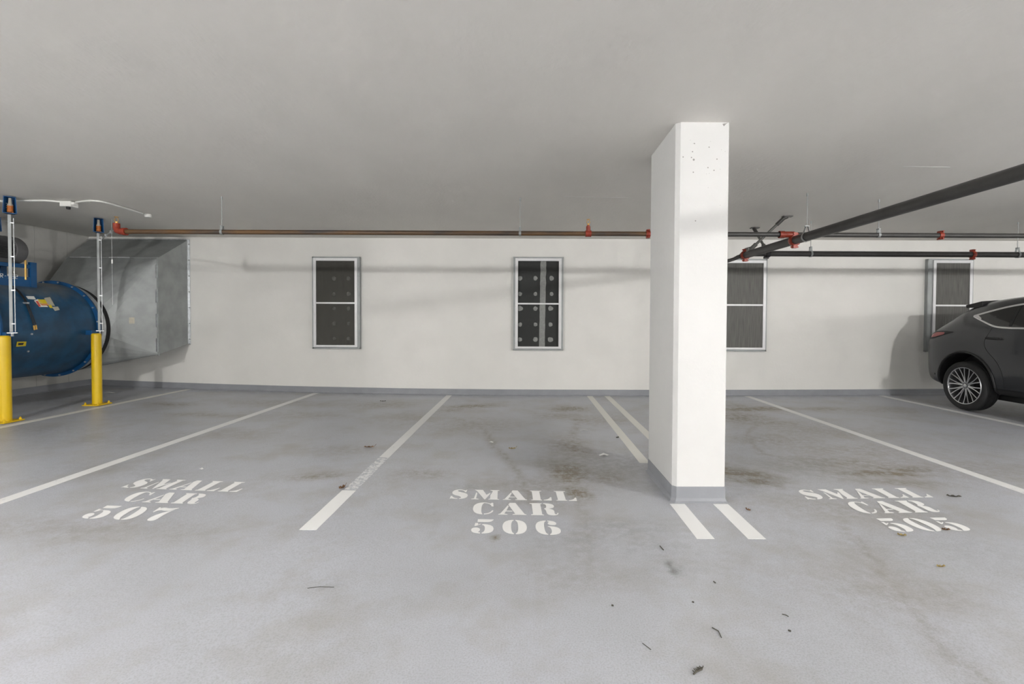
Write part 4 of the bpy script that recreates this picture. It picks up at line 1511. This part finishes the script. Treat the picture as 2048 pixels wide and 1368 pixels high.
def wheel(xc_, yc_, s_):
    """s_: outward direction"""
    tw = .235
    xo_ = xc_
    prof = []
    for r_, tt_ in ((.285, .10), (.30, .112), (.33, .1175), (.352, .110), (.366, .090), (.372, .06), (.372, .045), (.364, .043), (.364, .035), (.372, .033), (.372, -.033), (.364, -.035), (.364, -.043), (.372, -.045), (.372, -.06), (.366, -.090), (.352, -.110), (.33, -.1175), (.285, -.10)):
        prof.append((r_, tt_))
    ty = MB().lathe(prof, (xc_ - s_ * tw / 2, yc_, ZW), (s_, 0, 0), 64, closed=True).build('wheel', M['tyre'], car, smooth=True)
    x0_ = xc_ - s_ * tw / 2
    rm = MB()
    rm.lathe([(.285, .10), (.279, .108), (.270, .104), (.262, .085), (.255, .03), (.25, -.10)], (x0_, yc_, ZW), (s_, 0, 0), 64)
    rm.build('rim', M['rim'], ty, smooth=True)
    MB().lathe([(0, -.03), (.25, -.03), (.25, -.05), (0, -.05)], (x0_, yc_, ZW), (s_, 0, 0), 32).build('brake_disc', M['black'], ty)
    sp = MB()
    for i in range(10):
        a0_ = 2 * PI * i / 10 + .16
        for dd in (-1, 1):
            ah, ar = a0_ + dd * .075, a0_ + dd * .155
            pts_ = []
            for r_, h_, a_, w_ in ((.045, .070, a0_ + dd * .10, .011), (.12, .078, ah, .010), (.19, .086, (ah + ar) / 2, .0085), (.268, .098, ar, .009)):
                pts_.append((Vector((x0_ + s_ * h_, yc_ + r_ * math.cos(a_), ZW + r_ * math.sin(a_))), w_))
            sp.tube([p[0] for p in pts_], [p[1] for p in pts_], 6)
    sp.build('spokes', M['rim'], ty, smooth=True)
    MB().lathe([(0, .088), (.022, .088), (.030, .083), (.032, .06), (.055, .055), (.06, .0)], (x0_, yc_, ZW), (s_, 0, 0), 24).build('hub_cap', M['rim'], ty, smooth=True)
    return ty


for yy in (YW, YW2):
    wheel(SX + .015, yy, -1)
    wheel(2 * XC - SX - .015, yy, 1)
MB().bb((XC - .62, YW2 - .3, ZG + .2), (XC + .62, YW + .3, ZG + .42)).build('underbody', M['clad'], car)


# ---------------------------------------------------------------- litter on the floor
def leaf(px_, py_, l_, w_, rot, m_, label, name='dry_leaf', cat='leaf', curl=.012, stem=True):
    c_ = F(px_, py_)
    n_ = 10
    vs__ = []
    for i in range(n_ + 1):
        tt_ = i / n_
        hw = w_ * math.sin(PI * tt_) ** .8 * (1 + .25 * math.sin(i * 2.3))
        for s_ in (-1, 0, 1):
            x_, y_ = (tt_ - .5) * l_, s_ * hw / 2
            z_ = .003 + abs(s_) * curl * (.6 + .4 * math.sin(i * 1.7)) + (tt_ - .5) ** 2 * curl * 1.5
            vs__.append(Vector((x_, y_, z_)))
    rm = Matrix.Rotation(math.radians(rot), 4, 'Z')
    mt = Matrix.Translation(c_) @ rm
    b_ = MB()
    b_.add(vs__, [(i * 3 + j, i * 3 + j + 1, (i + 1) * 3 + j + 1, (i + 1) * 3 + j) for i in range(n_) for j in range(2)], mt)
    if stem:
        b_.tube([mt @ Vector((l_ * .45, 0, .006)), mt @ Vector((l_ * .62, .004, .018)), mt @ Vector((l_ * .75, .0, .035))], .0018, 5)
    return tag(b_.build(name, m_, None, base=c_), label, cat)


leaf(738, 895, .10, .028, 5, M['leaf'], 'flat brown dry leaf on stall 507 beside the white line')
leaf(684, 977, .06, .035, 60, M['leaf'], 'curled brown leaf with raised stem at the tip of the bright line segment', curl=.02)
leaf(1024, 898, .07, .03, 0, M['leaf_y'], 'yellowish crumpled leaf in the middle of stall 506')
leaf(1240 - 5, 876, .05, .03, 40, M['twig'], 'small dark leaf scrap on the cream line behind the pillar', stem=False)
leaf(1496, 1021, .04, .02, -60, M['leaf'], 'small brown leaf scrap right of the pillar foot', stem=False)
leaf(1892, 1061, .05, .02, -10, M['leaf'], 'small brown leaf beside the last digit of stencil 505', stem=False)
leaf(1908, 994, .10, .02, -15, M['twig'], 'thin dark leaf lying beyond the stencilled word near stall 505', stem=False)
leaf(1882, 1135, .05, .012, 0, M['leaf_y'], 'tiny yellow-brown leaf on the floor in front of stencil 505', stem=False)
leaf(1804, 1072, .05, .02, -20, M['leaf_y'], 'small yellowish leaf just under stencil 505', stem=False)
leaf(371, 777.5, .06, .03, 0, M['twig'], 'tiny dark leaf against the cove near the duct', stem=False)
leaf(828, 788, .07, .02, 0, M['leaf'], 'tiny dark leaf against the cove between the two dabbed panels', stem=False)
leaf(766, 803, .10, .02, 0, M['twig'], 'small dark leaf at the back of stall 507', stem=False)


def scrap(px_, py_, pts, m_, label, fold=.012):
    c_ = F(px_, py_)
    b_ = MB()
    n_ = len(pts)
    vs__ = [Vector((x_, y_, .004 + (fold if i % 3 == 1 else 0))) + c_ for i, (x_, y_) in enumerate(pts)]
    b_.add([c_ + Vector((0, 0, .010))] + vs__, [(0, 1 + i, 1 + (i + 1) % n_) for i in range(n_)])
    return tag(b_.build('paper_scrap', m_, None, base=c_), label, 'litter', 'white scraps of litter on the floor')


scrap(1208, 911.5, [(-.05, .02), (0, .03), (.055, .02), (.03, -.01), (.0, -.035), (-.045, -.02)], M['paper'], 'folded white paper scrap beside the cream line left of the pillar', .016)
scrap(982, 885.5, [(-.025, .01), (0, .02), (.03, .015), (.02, -.015), (-.02, -.02)], M['paper'], 'small white scrap near the middle of stall 506')
scrap(1168, 861.5, [(-.05, .012), (0, .018), (.05, .012), (.05, -.012), (0, -.015), (-.05, -.012)], mat('clear_wrapper', (.6, .61, .61), .3), 'pale flat wrapper near the back of stall 506', .01)
scrap(219, 786.5, [(-.08, -.03), (-.02, .01), (.07, .04), (.06, .0), (0, -.03)], M['paper'], 'white paper scrap behind the yellow bollard near the duct', .02)
scrap(402, 939, [(-.015, .008), (0, .014), (.018, .008), (.012, -.012), (-.012, -.012)], M['paper'], 'tiny white scrap on stall 507 above the lettering', .01)


def twig(pts, r_, label, m_=None, side=False):
    q_ = [F(*p) + Vector((0, 0, r_ * 1.1)) for p in pts]
    b_ = MB().tube(q_, r_, 6)
    if side:
        for i in range(1, len(q_)):
            for s_ in (-1, 1):
                e = q_[i] + Vector((s_ * .008, .009, .006))
                b_.tube([q_[i], e], r_ * .6, 5)
                b_.tube([(q_[i] + q_[i - 1]) / 2, (q_[i] + q_[i - 1]) / 2 + Vector((-s_ * .007, .008, .004))], r_ * .6, 5)
    return tag(b_.build('twig', m_ or M['twig'], None, base=q_[0]), label, 'twig', 'bits of twig on the floor')


twig([(1387, 1350), (1393, 1345), (1399, 1342), (1404, 1340)], .0035, 'dark seed twig on the floor nearest the viewer', side=True)
twig([(1564, 1229), (1572, 1231), (1577, 1234)], .002, 'short dark twig on the open floor far in front of stencil 505')
twig([(1424, 1256), (1437, 1263), (1443, 1276)], .002, 'bent thin twig on the open floor in front of the pillar')
twig([(615, 1177), (640, 1174), (668, 1175)], .0015, 'long thin straw on the floor in front of the bright line by stall 507')
twig([(1285, 1287), (1293, 1293), (1302, 1300)], .0014, 'faint thin stalk on the open floor nearest the dark seed twig')
twig([(1223, 1212), (1227, 1213)], .004, 'dark crumb in front of the pillar, the one nearer stall 506')
twig([(1384, 1205), (1388, 1206)], .0035, 'dark crumb in front of the pillar, the one nearer stall 505')
twig([(1576, 1262), (1582, 1264)], .0035, 'dark crumb below the short dark twig')
twig([(1320, 1093), (1327, 1101)], .003, 'small brown stalk just left of the twin short lines')
twig([(1427, 1164), (1431, 1167)], .003, 'small brown stalk in front of the twin short lines')

# chalk marks on the ceiling
for (x0_, y0_, x1_, y1_, lab) in ((1806, 333, 1899, 334.5, 'thin white chalk mark on the ceiling above the thick main pipe'), (1128, 393, 1262, 396, 'faint white chalk mark on the ceiling just before the pillar')):
    q0, q1 = PZ(x0_, y0_, ZC - .001), PZ(x1_, y1_, ZC - .001)
    b = MB()
    b.box((q0 + q1) / 2, ((q1 - q0).length, .012, .0012), Matrix.Rotation(math.atan2(q1.y - q0.y, q1.x - q0.x), 4, 'Z'))
    tag(b.build('chalk_mark', M['white'], None, base=q0), lab, 'chalk mark')
for o_ in bpy.data.objects:
    if o_.parent is None and o_.name == 'sheet_metal_duct':
        o_.location.y -= .004
    if o_.parent is None and o_.name.startswith('conduit'):
        o_.location.z -= .003
